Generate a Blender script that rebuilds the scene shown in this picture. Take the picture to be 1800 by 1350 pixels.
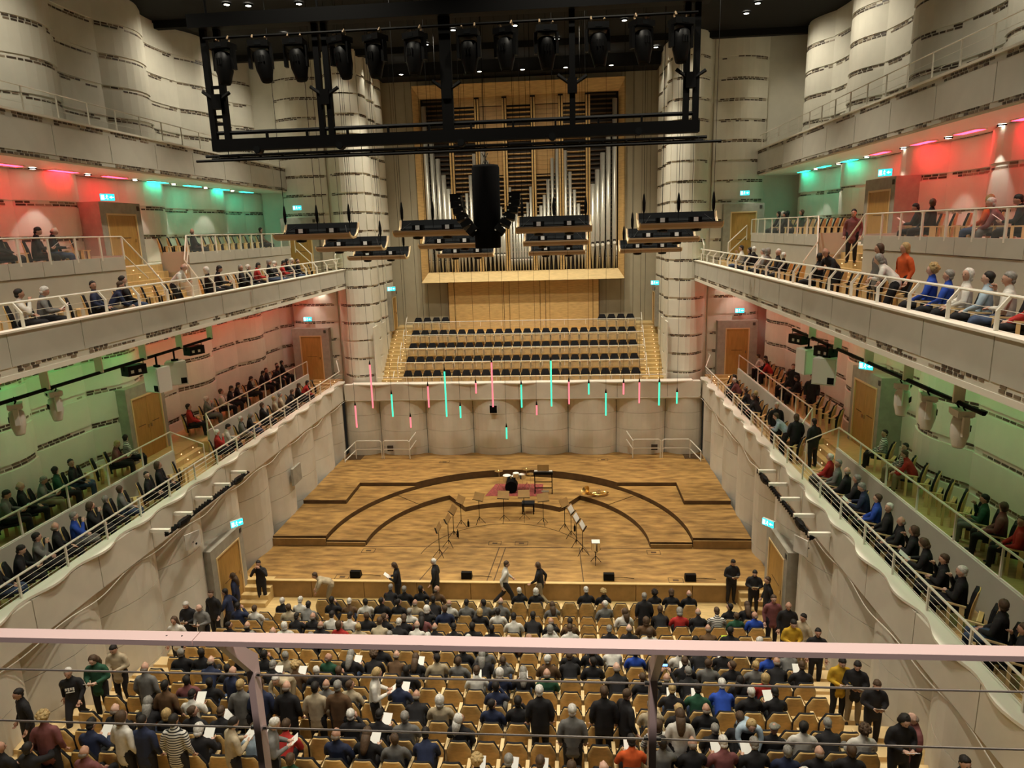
import bpy, bmesh, math, random
from mathutils import Vector, Matrix
random.seed(7)
scene = bpy.context.scene
col = scene.collection
for o in list(bpy.data.objects): bpy.data.objects.remove(o)
PI = math.pi
# ------------------------------------------------------------------ camera
F_PX, PITCH, YAW, ROLL = 1205.85, -0.2206, -0.0816, -0.0299
CAM = Vector((2.49, 0.0, 13.1))
def camera_basis():
    cy, sy, cp, sp = math.cos(YAW), math.sin(YAW), math.cos(PITCH), math.sin(PITCH)
    fwd = Vector((sy*cp, cy*cp, sp)); rt = Vector((cy, -sy, 0)); up = rt.cross(fwd)
    c, s = math.cos(ROLL), math.sin(ROLL)
    return rt*c + up*s, up*c - rt*s, fwd
_r, _u, _f = camera_basis()
cam_data = bpy.data.cameras.new('camera'); cam_data.sensor_width = 36; cam_data.lens = F_PX*36/1800
cam_data.clip_start = .05; cam_data.clip_end = 200
cam = bpy.data.objects.new('camera', cam_data); col.objects.link(cam)
m4 = Matrix(((_r.x, _u.x, -_f.x, CAM.x), (_r.y, _u.y, -_f.y, CAM.y), (_r.z, _u.z, -_f.z, CAM.z), (0, 0, 0, 1)))
cam.matrix_world = m4; scene.camera = cam
# ------------------------------------------------------------------ world and exposure
world = bpy.data.worlds.new('hall_air'); scene.world = world; world.use_nodes = True
world.node_tree.nodes['Background'].inputs[0].default_value = (.9, .8, .62, 1)
world.node_tree.nodes['Background'].inputs[1].default_value = 0.012
vs = scene.view_settings
vs.view_transform = 'Standard'; vs.look = 'None'; vs.exposure = 0.0; vs.gamma = 1.0; vs.use_curve_mapping = False
# ------------------------------------------------------------------ house lights (the lamps recessed in the black ceiling and soffits), then added organ spots
WARM = (1.0, .915, .74)
def spot(loc, aim, power, angle=95, blend=.8, size=.12, color=WARM, name='house_light'):
    d = bpy.data.lights.new(name, 'SPOT'); d.energy = power; d.spot_size = math.radians(angle); d.spot_blend = blend
    d.shadow_soft_size = size; d.color = color
    o = bpy.data.objects.new(name, d); col.objects.link(o); o.location = loc
    o.rotation_euler = (Vector(aim) - Vector(loc)).to_track_quat('-Z', 'Y').to_euler()
    return o
HOUSE = 1900
for gx in (-8.2, -3.0, 3.0, 8.2):
    for gy in (8, 13, 18, 23.5, 29, 34.5):
        k = 1.0 if gy < 21 else 1.25
        if gy > 34 and abs(gx) > 8: gx = math.copysign(5.6, gx)
        spot((gx, gy, 21.7), (gx*.9, gy, 0), HOUSE*k, 92, .7, .15)
for sx in (-1, 1):                       # wall washers along the top of the towers and the upper side walls
    for (x, y, tx, ty) in ((8.0, 34.2, 8.9, 35.6), (7.0, 36.6, 7.9, 37.2), (7.0, 38.4, 7.9, 39.0)):
        spot((sx*x, y, 21.85), (sx*tx, ty, 15), 210, 70, .9, .08)
    for y in (14, 19, 24, 29, 34):
        spot((sx*11.2, y, 21.8), (sx*14.3, y, 17.6), 520, 110, .9, .1)
for sx in (-1, 1): spot((sx*3.5, 31.5, 21.6), (sx*2.0, 40.2, 14.5), 1500, 62, .8, .15)      # added spots to brighten the organ, not house lamps
# ------------------------------------------------------------------ materials
MATS = {}
def mat(name, base, rough=.6, metal=0.0, spec=.4, noise=0.0, nscale=6.0, bump=0.0, bscale=40.0, emit=None, estr=0.0, stretch=None, alpha=None, base2=None):
    m = bpy.data.materials.new(name); m.use_nodes = True; nt = m.node_tree; b = nt.nodes['Principled BSDF']
    b.inputs['Base Color'].default_value = (*base, 1); b.inputs['Roughness'].default_value = rough
    b.inputs['Metallic'].default_value = metal; b.inputs['Specular IOR Level'].default_value = spec
    if noise > 0 or bump > 0:
        tc = nt.nodes.new('ShaderNodeTexCoord'); mp = nt.nodes.new('ShaderNodeMapping')
        nt.links.new(tc.outputs['Object'], mp.inputs[0])
        if stretch: mp.inputs['Scale'].default_value = stretch
    if noise > 0:
        n = nt.nodes.new('ShaderNodeTexNoise'); n.inputs['Scale'].default_value = nscale; n.inputs['Detail'].default_value = 5
        nt.links.new(mp.outputs[0], n.inputs[0])
        r = nt.nodes.new('ShaderNodeValToRGB')
        lo = base2 if base2 else tuple(c*(1-noise) for c in base)
        r.color_ramp.elements[0].position = .32; r.color_ramp.elements[0].color = (*lo, 1)
        r.color_ramp.elements[1].position = .68; r.color_ramp.elements[1].color = (*tuple(min(1, c*(1+noise*.4)) for c in base), 1)
        nt.links.new(n.outputs[0], r.inputs[0]); nt.links.new(r.outputs[0], b.inputs['Base Color'])
    if bump > 0:
        n2 = nt.nodes.new('ShaderNodeTexNoise'); n2.inputs['Scale'].default_value = bscale
        nt.links.new(mp.outputs[0], n2.inputs[0])
        bp = nt.nodes.new('ShaderNodeBump'); bp.inputs['Strength'].default_value = bump; bp.inputs['Distance'].default_value = .02
        nt.links.new(n2.outputs[0], bp.inputs['Height']); nt.links.new(bp.outputs[0], b.inputs['Normal'])
    if emit: b.inputs['Emission Color'].default_value = (*emit, 1); b.inputs['Emission Strength'].default_value = estr
    if alpha is not None: b.inputs['Alpha'].default_value = alpha
    MATS[name] = m; return m
M = MATS
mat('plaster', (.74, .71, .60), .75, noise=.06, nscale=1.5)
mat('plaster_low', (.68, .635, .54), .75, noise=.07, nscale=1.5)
mat('parapet', (.53, .51, .44), .7, noise=.05, nscale=2)
mat('backing', (.42, .38, .31), .8)
mat('white_paint', (.80, .76, .66), .5)
mat('tile_dark', (.07, .05, .035), .5); mat('tile_mid', (.20, .15, .10), .5); mat('tile_light', (.34, .28, .2), .5)
mat('beige_wall', (.40, .355, .25), .75, noise=.05, nscale=2)
mat('groove', (.06, .05, .04), .9)
mat('ceiling_black', (.004, .0038, .0035), .95)
mat('steel_black', (.002, .002, .0022), .6, spec=.12); mat('black_cloth', (.003, .003, .0035), .95, spec=.1)
mat('black_plastic', (.0028, .0028, .003), .5, spec=.15)
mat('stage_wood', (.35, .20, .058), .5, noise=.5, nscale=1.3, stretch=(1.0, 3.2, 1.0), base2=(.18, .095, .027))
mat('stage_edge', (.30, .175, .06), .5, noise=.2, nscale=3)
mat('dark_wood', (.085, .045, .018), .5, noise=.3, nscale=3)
mat('light_wood', (.62, .44, .19), .5, noise=.14, nscale=3, stretch=(1, 6, 1))
mat('chair_wood', (.66, .43, .165), .42, noise=.25, nscale=4.5, stretch=(1, 1, 2.5))
mat('pale_wood', (.72, .53, .27), .45)
mat('organ_wood', (.60, .385, .15), .5, noise=.2, nscale=2.5, stretch=(1, 1, 8))
mat('organ_dark', (.02, .014, .009), .8)
mat('louvre_wood', (.40, .235, .085), .5, noise=.2, nscale=3)
mat('louvre_dark', (.10, .06, .028), .6)
mat('pipe_tin', (.62, .59, .50), .35, metal=.6)
mat('door_wood', (.47, .265, .07), .45, noise=.16, nscale=3, stretch=(5, 5, .7))
mat('stone', (.36, .335, .275), .7, noise=.15, nscale=4)
mat('upholstery', (.008, .008, .010), .9)
mat('rail_white', (.78, .74, .64), .4); mat('wire', (.42, .38, .34), .35, metal=.7)
mat('rail_pink_lit', (.86, .67, .62), .4)  # white railing paint with the pink light tinted into its colour
mat('glass', (.75, .82, .78), .08, alpha=.045, spec=.2)
mat('sign_cyan', (.02, .3, .3), .4, emit=(.03, .75, .85), estr=1.6); mat('sign_white', (.9, .9, .9), .4, emit=(.8, 1, 1), estr=1.6)
mat('lamp_red', (.5, .02, .03), .5, emit=(1.0, .012, .03), estr=25); mat('lamp_green', (.02, .5, .4), .5, emit=(.01, .9, .55), estr=12)
mat('lamp_red_dim', (.5, .02, .03), .5, emit=(1.0, .04, .04), estr=15); mat('lamp_green_dim', (.02, .5, .3), .5, emit=(.11, .9, .26), estr=15)
mat('lamp_white', (.9, .9, .9), .4, emit=(1, .93, .78), estr=14)
mat('step_light', (1, .8, .6), .4, emit=(1, .62, .35), estr=2.2)
mat('tube_pink', (.9, .3, .35), .4, emit=(1.0, .16, .22), estr=1.25); mat('tube_green', (.1, .9, .6), .4, emit=(.05, .95, .55), estr=1.15)
mat('body_white', (.70, .68, .62), .5); mat('screen_blue', (.1, .3, .6), .3, emit=(.25, .5, 1), estr=2.0)
mat('brass', (.75, .5, .18), .25, metal=.9); mat('chrome', (.7, .7, .7), .2, metal=1); mat('drum_white', (.8, .78, .72), .5)
mat('paper', (.85, .84, .8), .7); mat('rug_red', (.28, .06, .05), .9, noise=.5, nscale=9); mat('reflector_grey', (.010, .011, .012), .95, spec=.04)
mat('reflector_wood', (.34, .23, .13), .5); mat('hi_vis', (.55, .75, .05), .7)
# ------------------------------------------------------------------ mesh helpers
class MB:
    """collects boxes, prisms, tubes and lathes; build() links them as ONE mesh object"""
    def __init__(s): s.v = []; s.f = []; s.m = []
    def add(s, vs, fs, mi=0):
        o = len(s.v); s.v += [tuple(q) for q in vs]; s.f += [tuple(o+i for i in f) for f in fs]; s.m += [mi]*len(fs)
    def box(s, x0, x1, y0, y1, z0, z1, mi=0, mtx=None):
        vs = [Vector(q) for q in ((x0,y0,z0),(x1,y0,z0),(x1,y1,z0),(x0,y1,z0),(x0,y0,z1),(x1,y0,z1),(x1,y1,z1),(x0,y1,z1))]
        if mtx: vs = [mtx @ q for q in vs]
        s.add(vs, [(0,3,2,1),(4,5,6,7),(0,1,5,4),(1,2,6,5),(2,3,7,6),(3,0,4,7)], mi)
    def prism(s, poly, z0, z1, mi=0):
        n = len(poly); vs = [(x,y,z0) for x,y in poly] + [(x,y,z1) for x,y in poly]
        fs = [tuple(range(n))[::-1], tuple(range(n, 2*n))] + [(i, (i+1)%n, n+(i+1)%n, n+i) for i in range(n)]
        s.add(vs, fs, mi)
    def strip(s, pts, back, z0, z1, mi=0):
        """curved slab: pts = front plan points, back = back plan points; stays all quads"""
        n = len(pts); vs = []
        for (a, b) in zip(pts, back): vs += [(a[0],a[1],z0),(a[0],a[1],z1),(b[0],b[1],z0),(b[0],b[1],z1)]
        fs = []
        for i in range(n-1):
            p, q = 4*i, 4*i+4
            fs += [(p,q,q+1,p+1),(p+2,p+3,q+3,q+2),(p+1,q+1,q+3,p+3),(p,p+2,q+2,q)]
        fs += [(0,1,3,2),(4*n-4,4*n-2,4*n-1,4*n-3)]
        s.add(vs, fs, mi)
    def tube(s, pts, r, n=6, mi=0, cap=True):
        pts = [Vector(p) for p in pts]; rs = r if isinstance(r, (list, tuple)) else [r]*len(pts)
        o = len(s.v); prev = None
        for i, p in enumerate(pts):
            d = (pts[min(i+1, len(pts)-1)] - pts[max(i-1, 0)])
            if d.length < 1e-9: d = Vector((0,0,1))
            d.normalize()
            a = prev if prev is not None else (Vector((0,0,1)) if abs(d.z) < .9 else Vector((1,0,0)))
            x = (a - d*a.dot(d)); x = x.normalized() if x.length > 1e-6 else d.orthogonal().normalized(); y = d.cross(x); prev = x
            for k in range(n):
                t = 2*PI*k/n + PI/n; s.v.append(tuple(p + (x*math.cos(t) + y*math.sin(t))*rs[i]))
        for i in range(len(pts)-1):
            for k in range(n):
                s.f.append((o+i*n+k, o+i*n+(k+1)%n, o+(i+1)*n+(k+1)%n, o+(i+1)*n+k)); s.m.append(mi)
        if cap:
            s.f.append(tuple(o+k for k in range(n))[::-1]); s.m.append(mi)
            e = o+(len(pts)-1)*n; s.f.append(tuple(e+k for k in range(n))); s.m.append(mi)
    def lathe(s, prof, c=(0,0,0), n=12, mi=0, axis='z'):
        o = len(s.v)
        for r, h in prof:
            for k in range(n):
                t = 2*PI*k/n
                q = (r*math.cos(t), r*math.sin(t), h) if axis == 'z' else (r*math.cos(t), h, r*math.sin(t))
                s.v.append((c[0]+q[0], c[1]+q[1], c[2]+q[2]))
        for i in range(len(prof)-1):
            for k in range(n): s.f.append((o+i*n+k, o+i*n+(k+1)%n, o+(i+1)*n+(k+1)%n, o+(i+1)*n+k)); s.m.append(mi)
        s.f.append(tuple(o+k for k in range(n))[::-1]); s.m.append(mi)
        e = o+(len(prof)-1)*n; s.f.append(tuple(e+k for k in range(n))); s.m.append(mi)
    def ball(s, c, r, n=8, mi=0):
        r = r if isinstance(r, (tuple, list)) else (r, r, r); o = len(s.v); h = max(4, n//2+1)
        for i in range(h+1):
            ph = PI*i/h
            for k in range(n):
                t = 2*PI*k/n; s.v.append((c[0]+r[0]*math.sin(ph)*math.cos(t), c[1]+r[1]*math.sin(ph)*math.sin(t), c[2]+r[2]*math.cos(ph)))
        for i in range(h):
            for k in range(n): s.f.append((o+i*n+k, o+(i+1)*n+k, o+(i+1)*n+(k+1)%n, o+i*n+(k+1)%n)); s.m.append(mi)
    def mesh(s, name, mats, smooth=False):
        me = bpy.data.meshes.new(name); me.from_pydata(s.v, [], s.f)
        for q in (mats if isinstance(mats, (list, tuple)) else [mats]): me.materials.append(M[q] if isinstance(q, str) else q)
        if any(s.m): me.polygons.foreach_set('material_index', s.m)
        if smooth: me.polygons.foreach_set('use_smooth', [True]*len(s.f))
        me.update(); return me
    def build(s, name, mats, parent=None, smooth=False, fix=True):
        me = s.mesh(name, mats, smooth)
        if fix:
            b = bmesh.new(); b.from_mesh(me); bmesh.ops.recalc_face_normals(b, faces=b.faces); b.to_mesh(me); b.free()
        return link(name, me, parent)
def link(name, me, parent=None, loc=None, rot=None, scale=None):
    o = bpy.data.objects.new(name, me); col.objects.link(o)
    if parent: o.parent = parent
    if loc is not None: o.location = loc
    if rot is not None: o.rotation_euler = rot
    if scale is not None: o.scale = scale
    return o
def tag(o, label=None, cat=None, group=None, kind=None):
    if label: o['label'] = label
    if cat: o['category'] = cat
    if group: o['group'] = group
    if kind: o['kind'] = kind
    return o
def empty(name, loc=(0,0,0), rz=0.0, label=None, cat=None, group=None):
    o = bpy.data.objects.new(name, None); o.empty_display_size = .2; col.objects.link(o); o.location = loc; o.rotation_euler = (0, 0, rz)
    return tag(o, label, cat, group)
def struct(o, label=None, cat=None): return tag(o, label, cat, None, 'structure')
def copy_tree(o, parent=None):
    c = o.copy(); col.objects.link(c); c.parent = parent
    for ch in o.children: copy_tree(ch, c)
    return c
def one(name, mats, fn, parent=None, smooth=False):
    b = MB(); fn(b); return b.build(name, mats, parent, smooth)
class RailParts:
    """a railing whose every post, rail and wire is a part of its own"""
    def __init__(s): s.parts = []
    def box(s, *a): b = MB(); b.box(*a); s.parts.append(('post', b))
    def tube(s, pts, r, n=6): b = MB(); b.tube(pts, r, n); s.parts.append(('wire' if r < .01 else 'handrail', b))
    def piece(s, name, b): s.parts.append((name, b))
    def build(s, name, m):
        c = s.parts[0][1].v[0]; e = empty(name, c)
        for n, b in s.parts:
            b.v = [(q[0]-c[0], q[1]-c[1], q[2]-c[2]) for q in b.v]; b.build(n, m, e)
        return e
BOXES = {}
def boxmesh(dx, dy, dz, m):
    k = (round(dx, 3), round(dy, 3), round(dz, 3), m)
    if k not in BOXES:
        b = MB(); b.box(-dx/2, dx/2, -dy/2, dy/2, -dz/2, dz/2); BOXES[k] = b.mesh('slab', m)
    return BOXES[k]
def boxo(name, c, d, m, parent=None, rot=None): return link(name, boxmesh(*d, m), parent, c, rot)
ORD = ['zeroth','first','second','third','fourth','fifth','sixth','seventh','eighth','ninth','tenth','eleventh','twelfth','thirteenth','fourteenth','fifteenth',
 'sixteenth','seventeenth','eighteenth','nineteenth','twentieth','twenty-first','twenty-second','twenty-third','twenty-fourth','twenty-fifth','twenty-sixth',
 'twenty-seventh','twenty-eighth','twenty-ninth','thirtieth','thirty-first','thirty-second']
SIDE = {-1: 'left', 1: 'right'}
# ================================================================== THE HALL
# ---- stalls floor: flat in front of the stage, then one step per row
def row_pos(r): return (20.47, .2) if r == 1 else (19.64 - .81*(r-2), .2 + .22*(r-2))
floor = struct(one('floor', 'light_wood', lambda b: b.box(-10.6, 10.6, 19.4, 22.2, -.2, .2)), 'pale wooden stalls floor in front of the stage')
for r in range(3, 16):
    y, z = row_pos(r); y1 = row_pos(r-1)[0] - .15
    boxo('floor_step', (0, (y-.15+y1)/2, z/2-.1), (20.8, y1-y+.15, z+.2), 'light_wood', floor)
    for s in (-1, 1):                                # half steps in the two aisles
        boxo('aisle_step', (s*9.0, y1-.2, z+.055), (1.15, .38, .11), 'pale_wood', floor) if r < 15 else None
boxo('floor_step', (0, 6.2, 1.2), (20.8, 5.6, 4.2), 'light_wood', floor)
# ---- ceiling
ceil = struct(one('ceiling', 'ceiling_black', lambda b: (b.box(-15.5, 15.5, -2, 41.5, 22.0, 22.4), b.box(-7.6, 7.6, 39.2, 41.2, 21.35, 22.0))), 'black ceiling above the hall')
for y in (6, 12, 18, 24, 30, 36): boxo('ceiling_beam', (0, y, 21.85), (30, .3, .3), 'ceiling_black', ceil)
lampdisc = MB(); lampdisc.lathe([(.11, 0), (.11, .05)], n=10, mi=0); lampdisc = lampdisc.mesh('lens', 'lamp_white')
lampring = MB(); lampring.lathe([(.17, .02), (.17, .08), (.12, .08), (.12, .02)], n=12); lampring = lampring.mesh('ring', 'steel_black')
cl = [(-10.43,28.18),(-9.69,28.45),(-7.72,28.58),(-9.9,32.47),(-4.05,35.35),(-6.03,38.4),(-1.89,38.6),(.38,38.6),(2.63,38.6),(4.99,38.6),(2.22,35.54),(7.2,38.1),(7.43,36.34),(10.4,33.05),(10.52,31.7),(-5.2,27.0),(-2.4,33.2),(.4,33.0),(5.2,33.1)]
for i, (x, y) in enumerate(sorted(cl)):
    low = 21.3 if y > 38.3 and abs(x) < 7.5 else 21.93
    e = empty('ceiling_downlight', (x, y, low), 0, f'small round white downlight in the black ceiling, {ORD[i+1]} from left', 'downlight', 'downlights in the black ceiling')
    link('lens', lampdisc, e, (0, 0, -.02)); link('ring', lampring, e, (0, 0, -.04))
# ---- panelled walls
def normals(pts, toward=(0, 25)):
    out = []
    for i, p in enumerate(pts):
        a, b = pts[max(i-1, 0)], pts[min(i+1, len(pts)-1)]
        t = Vector((b[0]-a[0], b[1]-a[1])).normalized(); n = Vector((-t.y, t.x))
        if n.dot(Vector((toward[0]-p[0], toward[1]-p[1]))) < 0: n = -n
        out.append(n)
    mean = sum(out, Vector((0, 0)))
    return [n if n.dot(mean) > 0 else -n for n in out]
def offs(pts, ns, d): return [(p[0]+n.x*d, p[1]+n.y*d) for p, n in zip(pts, ns)]
def along(pts, ns, u):
    L = [0]
    for a, b in zip(pts, pts[1:]): L.append(L[-1]+math.hypot(b[0]-a[0], b[1]-a[1]))
    u = max(0, min(u, L[-1])); i = 0
    while i < len(L)-2 and L[i+1] < u: i += 1
    t = (u-L[i])/max(1e-9, L[i+1]-L[i]); n = ns[i].lerp(ns[i+1], t)
    return (pts[i][0]+(pts[i+1][0]-pts[i][0])*t, pts[i][1]+(pts[i+1][1]-pts[i][1])*t), n
def plen(pts): return sum(math.hypot(b[0]-a[0], b[1]-a[1]) for a, b in zip(pts, pts[1:]))
def tiles(tb, pts, ns, z, rng, depth=.012, dens=1.0, rows=((.045, .72), (-.035, .85)), h=.058, w0=.24):
    """two courses of small dark mosaic bricks set into a recessed band"""
    L = plen(pts)
    for dz, p in rows:
        u = .1; run = rng.random() < p
        while u < L-.32:
            if rng.random() < .4: run = rng.random() < p*dens
            w = w0*rng.uniform(.6, 1.15)
            if run:
                (ax, ay), na = along(pts, ns, u); (bx, by), nb = along(pts, ns, u+w)
                a0 = (ax-na.x*.03, ay-na.y*.03); b0 = (bx-nb.x*.03, by-nb.y*.03); a1 = (ax+na.x*depth, ay+na.y*depth); b1 = (bx+nb.x*depth, by+nb.y*depth)
                mi = 0 if rng.random() < .55 else (1 if rng.random() < .7 else 2)
                zz = z+dz; vs = [(*a1, zz), (*b1, zz), (*b1, zz+h), (*a1, zz+h), (*a0, zz), (*b0, zz), (*b0, zz+h), (*a0, zz+h)]
                tb.add(vs, [(0,1,2,3),(3,2,6,7),(0,4,5,1),(0,3,7,4),(1,5,6,2)], mi)
            u += w + .045
def panel_column(parent, wb, tb, pts, zs, mat_, rng, gap=.10, thick=.045, name='wall_panel', do_tiles=True, ends=.02, skip=()):
    """pts = front plan line of one column; one panel object per storey, a recessed tiled band between two panels"""
    ns = normals(pts); back = offs(pts, ns, -thick); deep = offs(pts, ns, -.28)
    wb.strip(back, deep, zs[0], zs[-1])
    L = plen(pts); n = len(pts)
    ip = [along(pts, ns, ends+(L-2*ends)*i/(n-1))[0] for i in range(n)]; inn = normals(ip); ib = offs(ip, inn, -thick*.98)
    for i in range(len(zs)-1):
        if i in skip: continue
        b = MB(); b.strip(ip, ib, zs[i]+gap, zs[i+1]-gap); b.build(name, mat_, parent)
    if do_tiles:
        for z in zs[1:-1]: tiles(tb, back, ns, z-.03, rng)
def arc(p, q, bulge, n=8, skew=0.0):
    """plan points from p to q bowed sideways; positive = to the left of p->q"""
    d = Vector((q[0]-p[0], q[1]-p[1])); nn = Vector((-d.y, d.x)).normalized(); out = []
    for i in range(n+1):
        t = i/n; k = math.sin(PI*(t**(1-skew) if skew else t)); out.append((p[0]+d.x*t+nn.x*bulge*k, p[1]+d.y*t+nn.y*bulge*k))
    return out
UP = [12.2, 13.25, 14.35, 15.45, 16.5, 17.55, 18.65, 19.75, 20.85, 22.0]
LOW = [5.0, 6.1, 7.2, 8.3, 9.4, 10.5]
GRID = [10.1+2.6*k for k in range(11)] + [38.0]
for s in (-1, 1):
    rng = random.Random(11+s)
    wall = struct(empty(f'wall_{SIDE[s]}'), f'panelled {SIDE[s]} side wall of curved plaster panels with mosaic bands')
    wb = MB(); tb = MB()
    for k in range(len(GRID)-1):
        y0, y1 = GRID[k], GRID[k+1]
        conv = (k % 2 == 0) == (s < 0)
        pts = []; ptl = []
        for i in range(9):
            t = i/8
            off = (.05+.60*math.sin(PI*.82*t)) if conv else (.10-.12*math.sin(PI*t))
            offl = (.05+.55*math.sin(PI*.82*t)) if conv else (.04+.10*t)
            pts.append((s*(14.42-off), y0+(y1-y0)*t)); ptl.append((s*(13.15-offl), y0+(y1-y0)*t))
        if y1 > 12.5:
            panel_column(wall, wb, tb, pts, UP, 'plaster', rng)
            panel_column(wall, wb, tb, ptl, LOW, 'plaster', rng)
    # end wall beside the organ: a bulging bay, a groove, then the tower
    TW = [4.6, 5.66, 6.61, 7.56, 8.51, 9.46, 10.41, 11.36, 12.31, 13.26, 14.21, 15.16, 16.11, 17.06, 18.01, 18.96, 19.91, 20.86, 22.0]
    sg = -s
    def P(x, y): return (s*x, y)
    bay = arc(P(12.5, 36.75), P(9.82, 36.35), .42*(1 if s < 0 else -1)*-1, 9)
    tower = arc(P(9.62, 36.15), P(7.72, 35.75), .62*(1 if s < 0 else -1)*-1, 10)
    wb.strip([P(10.0, 36.5), P(9.5, 36.3)], [P(10.0, 36.8), P(9.5, 36.6)], 4.6, 22)
    wb.strip([P(14.6, 37.3), P(12.5, 37.0)], [P(14.6, 37.5), P(12.5, 37.2)], 4.6, 22)
    panel_column(wall, wb, tb, bay, TW, 'plaster', rng, gap=.07)
    panel_column(wall, wb, tb, tower, TW, 'plaster', rng, gap=.07)
    for k, (ya, yb) in enumerate(((35.8, 37.35), (37.4, 38.95), (39.0, 40.55))):
        panel_column(wall, wb, tb, arc(P(7.72, ya), P(7.78, yb), .16*(-1 if s < 0 else 1), 6), TW, 'plaster', rng, gap=.07)
    wb.build('wall_backing', 'plaster', wall)
    tag(tb.build('mosaic_bricks', ['tile_dark', 'tile_mid', 'tile_light'], wall, fix=False), None, None, None, 'stuff')
# ---- back wall with tall beige boards
back = struct(one('wall_back', 'groove', lambda b: b.box(-7.9, 7.9, 40.66, 40.9, 4.6, 22)), 'beige back wall of tall vertical boards around the organ')
for s in (-1, 1):
    boxo('wall_board', (s*4.72, 40.63, 8.6), (.56, .08, 7.4), 'beige_wall', back)
    for k in range(4):
        x0 = 5.0+.7*k
        boxo('wall_board', (s*(x0+.345), 40.63, 13.3), (.68, .08, 17.2), 'beige_wall', back)
boxo('wall_board', (0, 40.63, 21.3), (10, .08, 1.2), 'beige_wall', back)
# ---- side walls of the stalls, under the lower balcony: curved panels in four courses
ST = [.15, 1.25, 2.3, 3.35, 4.42]
for s in (-1, 1):
    wall = struct(empty(f'wall_stalls_{SIDE[s]}'), f'scalloped plaster wall under the {SIDE[s]} lower balcony'); wb = MB()
    rng = random.Random(5)
    for k in range(len(GRID)-2):
        y0, y1 = GRID[k], min(GRID[k+1], 35.2)
        if s < 0: a, b_ = (19.95, 22.25)
        else: a, b_ = (20.15, 22.55)
        pts = [(s*(10.12-(.04+.62*math.sin(PI*.82*i/8))), y0+(y1-y0)*i/8) for i in range(9)]
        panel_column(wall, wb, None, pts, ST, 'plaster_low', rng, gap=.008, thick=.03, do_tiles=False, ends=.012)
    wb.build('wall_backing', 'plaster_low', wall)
# ---- wall under the choir: seven bowed bays
choir = struct(empty('wall_choir'), 'bowed plaster wall behind the stage under the choir seats'); wb = MB()
for k in range(-4, 4):
    xa, xb = max(-9.55, k*2.54), min(9.55, (k+1)*2.54)
    d_ = xb-xa; pts = [(xa+d_*i/12, 35.32-.62*math.sin(PI*min(max(i/12, .0), 1.0))**.55) for i in range(13)]
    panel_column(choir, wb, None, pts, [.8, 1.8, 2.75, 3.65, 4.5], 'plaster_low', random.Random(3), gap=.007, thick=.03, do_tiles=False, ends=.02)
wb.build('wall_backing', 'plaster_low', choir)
# ================================================================== STAGE
stage = struct(one('stage', ['stage_wood', 'light_wood'], lambda b: (b.box(-9.6, 9.6, 22.25, 35.2, .1, .855),)), 'wooden concert stage with curved risers')
for k in range(9): boxo('front_board', (-8.1+k*1.95+.25, 22.2, .5), (1.93, .1, .70), 'stage_edge', stage)
boxo('front_nosing', (0, 22.2, .862), (17.4, .14, .03), 'light_wood', stage)
CY = 25.1
def circ(R, a0, a1, n): return [(R*math.cos(math.radians(a0+(a1-a0)*i/n)), CY+R*math.sin(math.radians(a0+(a1-a0)*i/n))) for i in range(n+1)]
def platform(name, poly, z):
    # deck on top, dark riser faces with a thin pale skirting below
    b = MB(); n = len(poly)
    b.add([(x, y, z) for x, y in poly], [tuple(range(n))], 0)
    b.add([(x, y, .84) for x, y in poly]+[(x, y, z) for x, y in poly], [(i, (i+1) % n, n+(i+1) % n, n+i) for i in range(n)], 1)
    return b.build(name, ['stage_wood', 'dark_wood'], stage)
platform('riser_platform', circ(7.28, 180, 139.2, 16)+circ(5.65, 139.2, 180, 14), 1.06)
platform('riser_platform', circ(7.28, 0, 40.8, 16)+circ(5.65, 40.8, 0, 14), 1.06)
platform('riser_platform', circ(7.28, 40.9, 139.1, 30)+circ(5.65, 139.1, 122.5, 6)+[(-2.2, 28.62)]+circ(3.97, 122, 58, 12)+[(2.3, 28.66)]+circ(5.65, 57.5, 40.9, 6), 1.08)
for s in (-1, 1):
    a = [(7.3*math.cos(math.radians(t)), CY+7.3*math.sin(math.radians(t))) for t in [48.9*i/16 for i in range(17)]]
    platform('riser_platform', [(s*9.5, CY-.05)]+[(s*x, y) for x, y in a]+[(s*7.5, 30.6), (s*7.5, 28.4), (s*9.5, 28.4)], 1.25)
    boxo('riser_panel', (s*8.4, CY-.09, 1.0), (2.2, .06, .34), 'stage_edge', stage)
    boxo('riser_panel', (s*6.47, CY-.09, .93), (1.6, .05, .16), 'stage_edge', stage)
arcp = circ(7.32, 131, 49, 30)
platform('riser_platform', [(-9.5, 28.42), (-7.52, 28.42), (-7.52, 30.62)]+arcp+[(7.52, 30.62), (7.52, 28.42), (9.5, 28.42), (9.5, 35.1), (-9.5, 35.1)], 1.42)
for x0, y0, x1, y1 in ((-.45, 22.3, -.25, 24.95), (-.2, 22.3, .0, 24.95), (-2.9, 22.3, -2.3, 24.95), (3.0, 22.3, 2.9, 24.95), (-9.3, 24.97, 9.3, 24.97)):
    d = Vector((x1-x0, y1-y0)); boxo('deck_joint', ((x0+x1)/2, (y0+y1)/2, .857), (d.length, .035, .006), 'dark_wood', stage, (0, 0, math.atan2(d.y, d.x)))
jb = MB()
pa = circ(4.0, 30, 150, 30)+[]; jb.tube([(x, y-1.2, .857) for x, y in circ(3.3, 8, 172, 30)], .014, 4); jb.build('deck_joint', 'dark_wood', stage)
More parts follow.
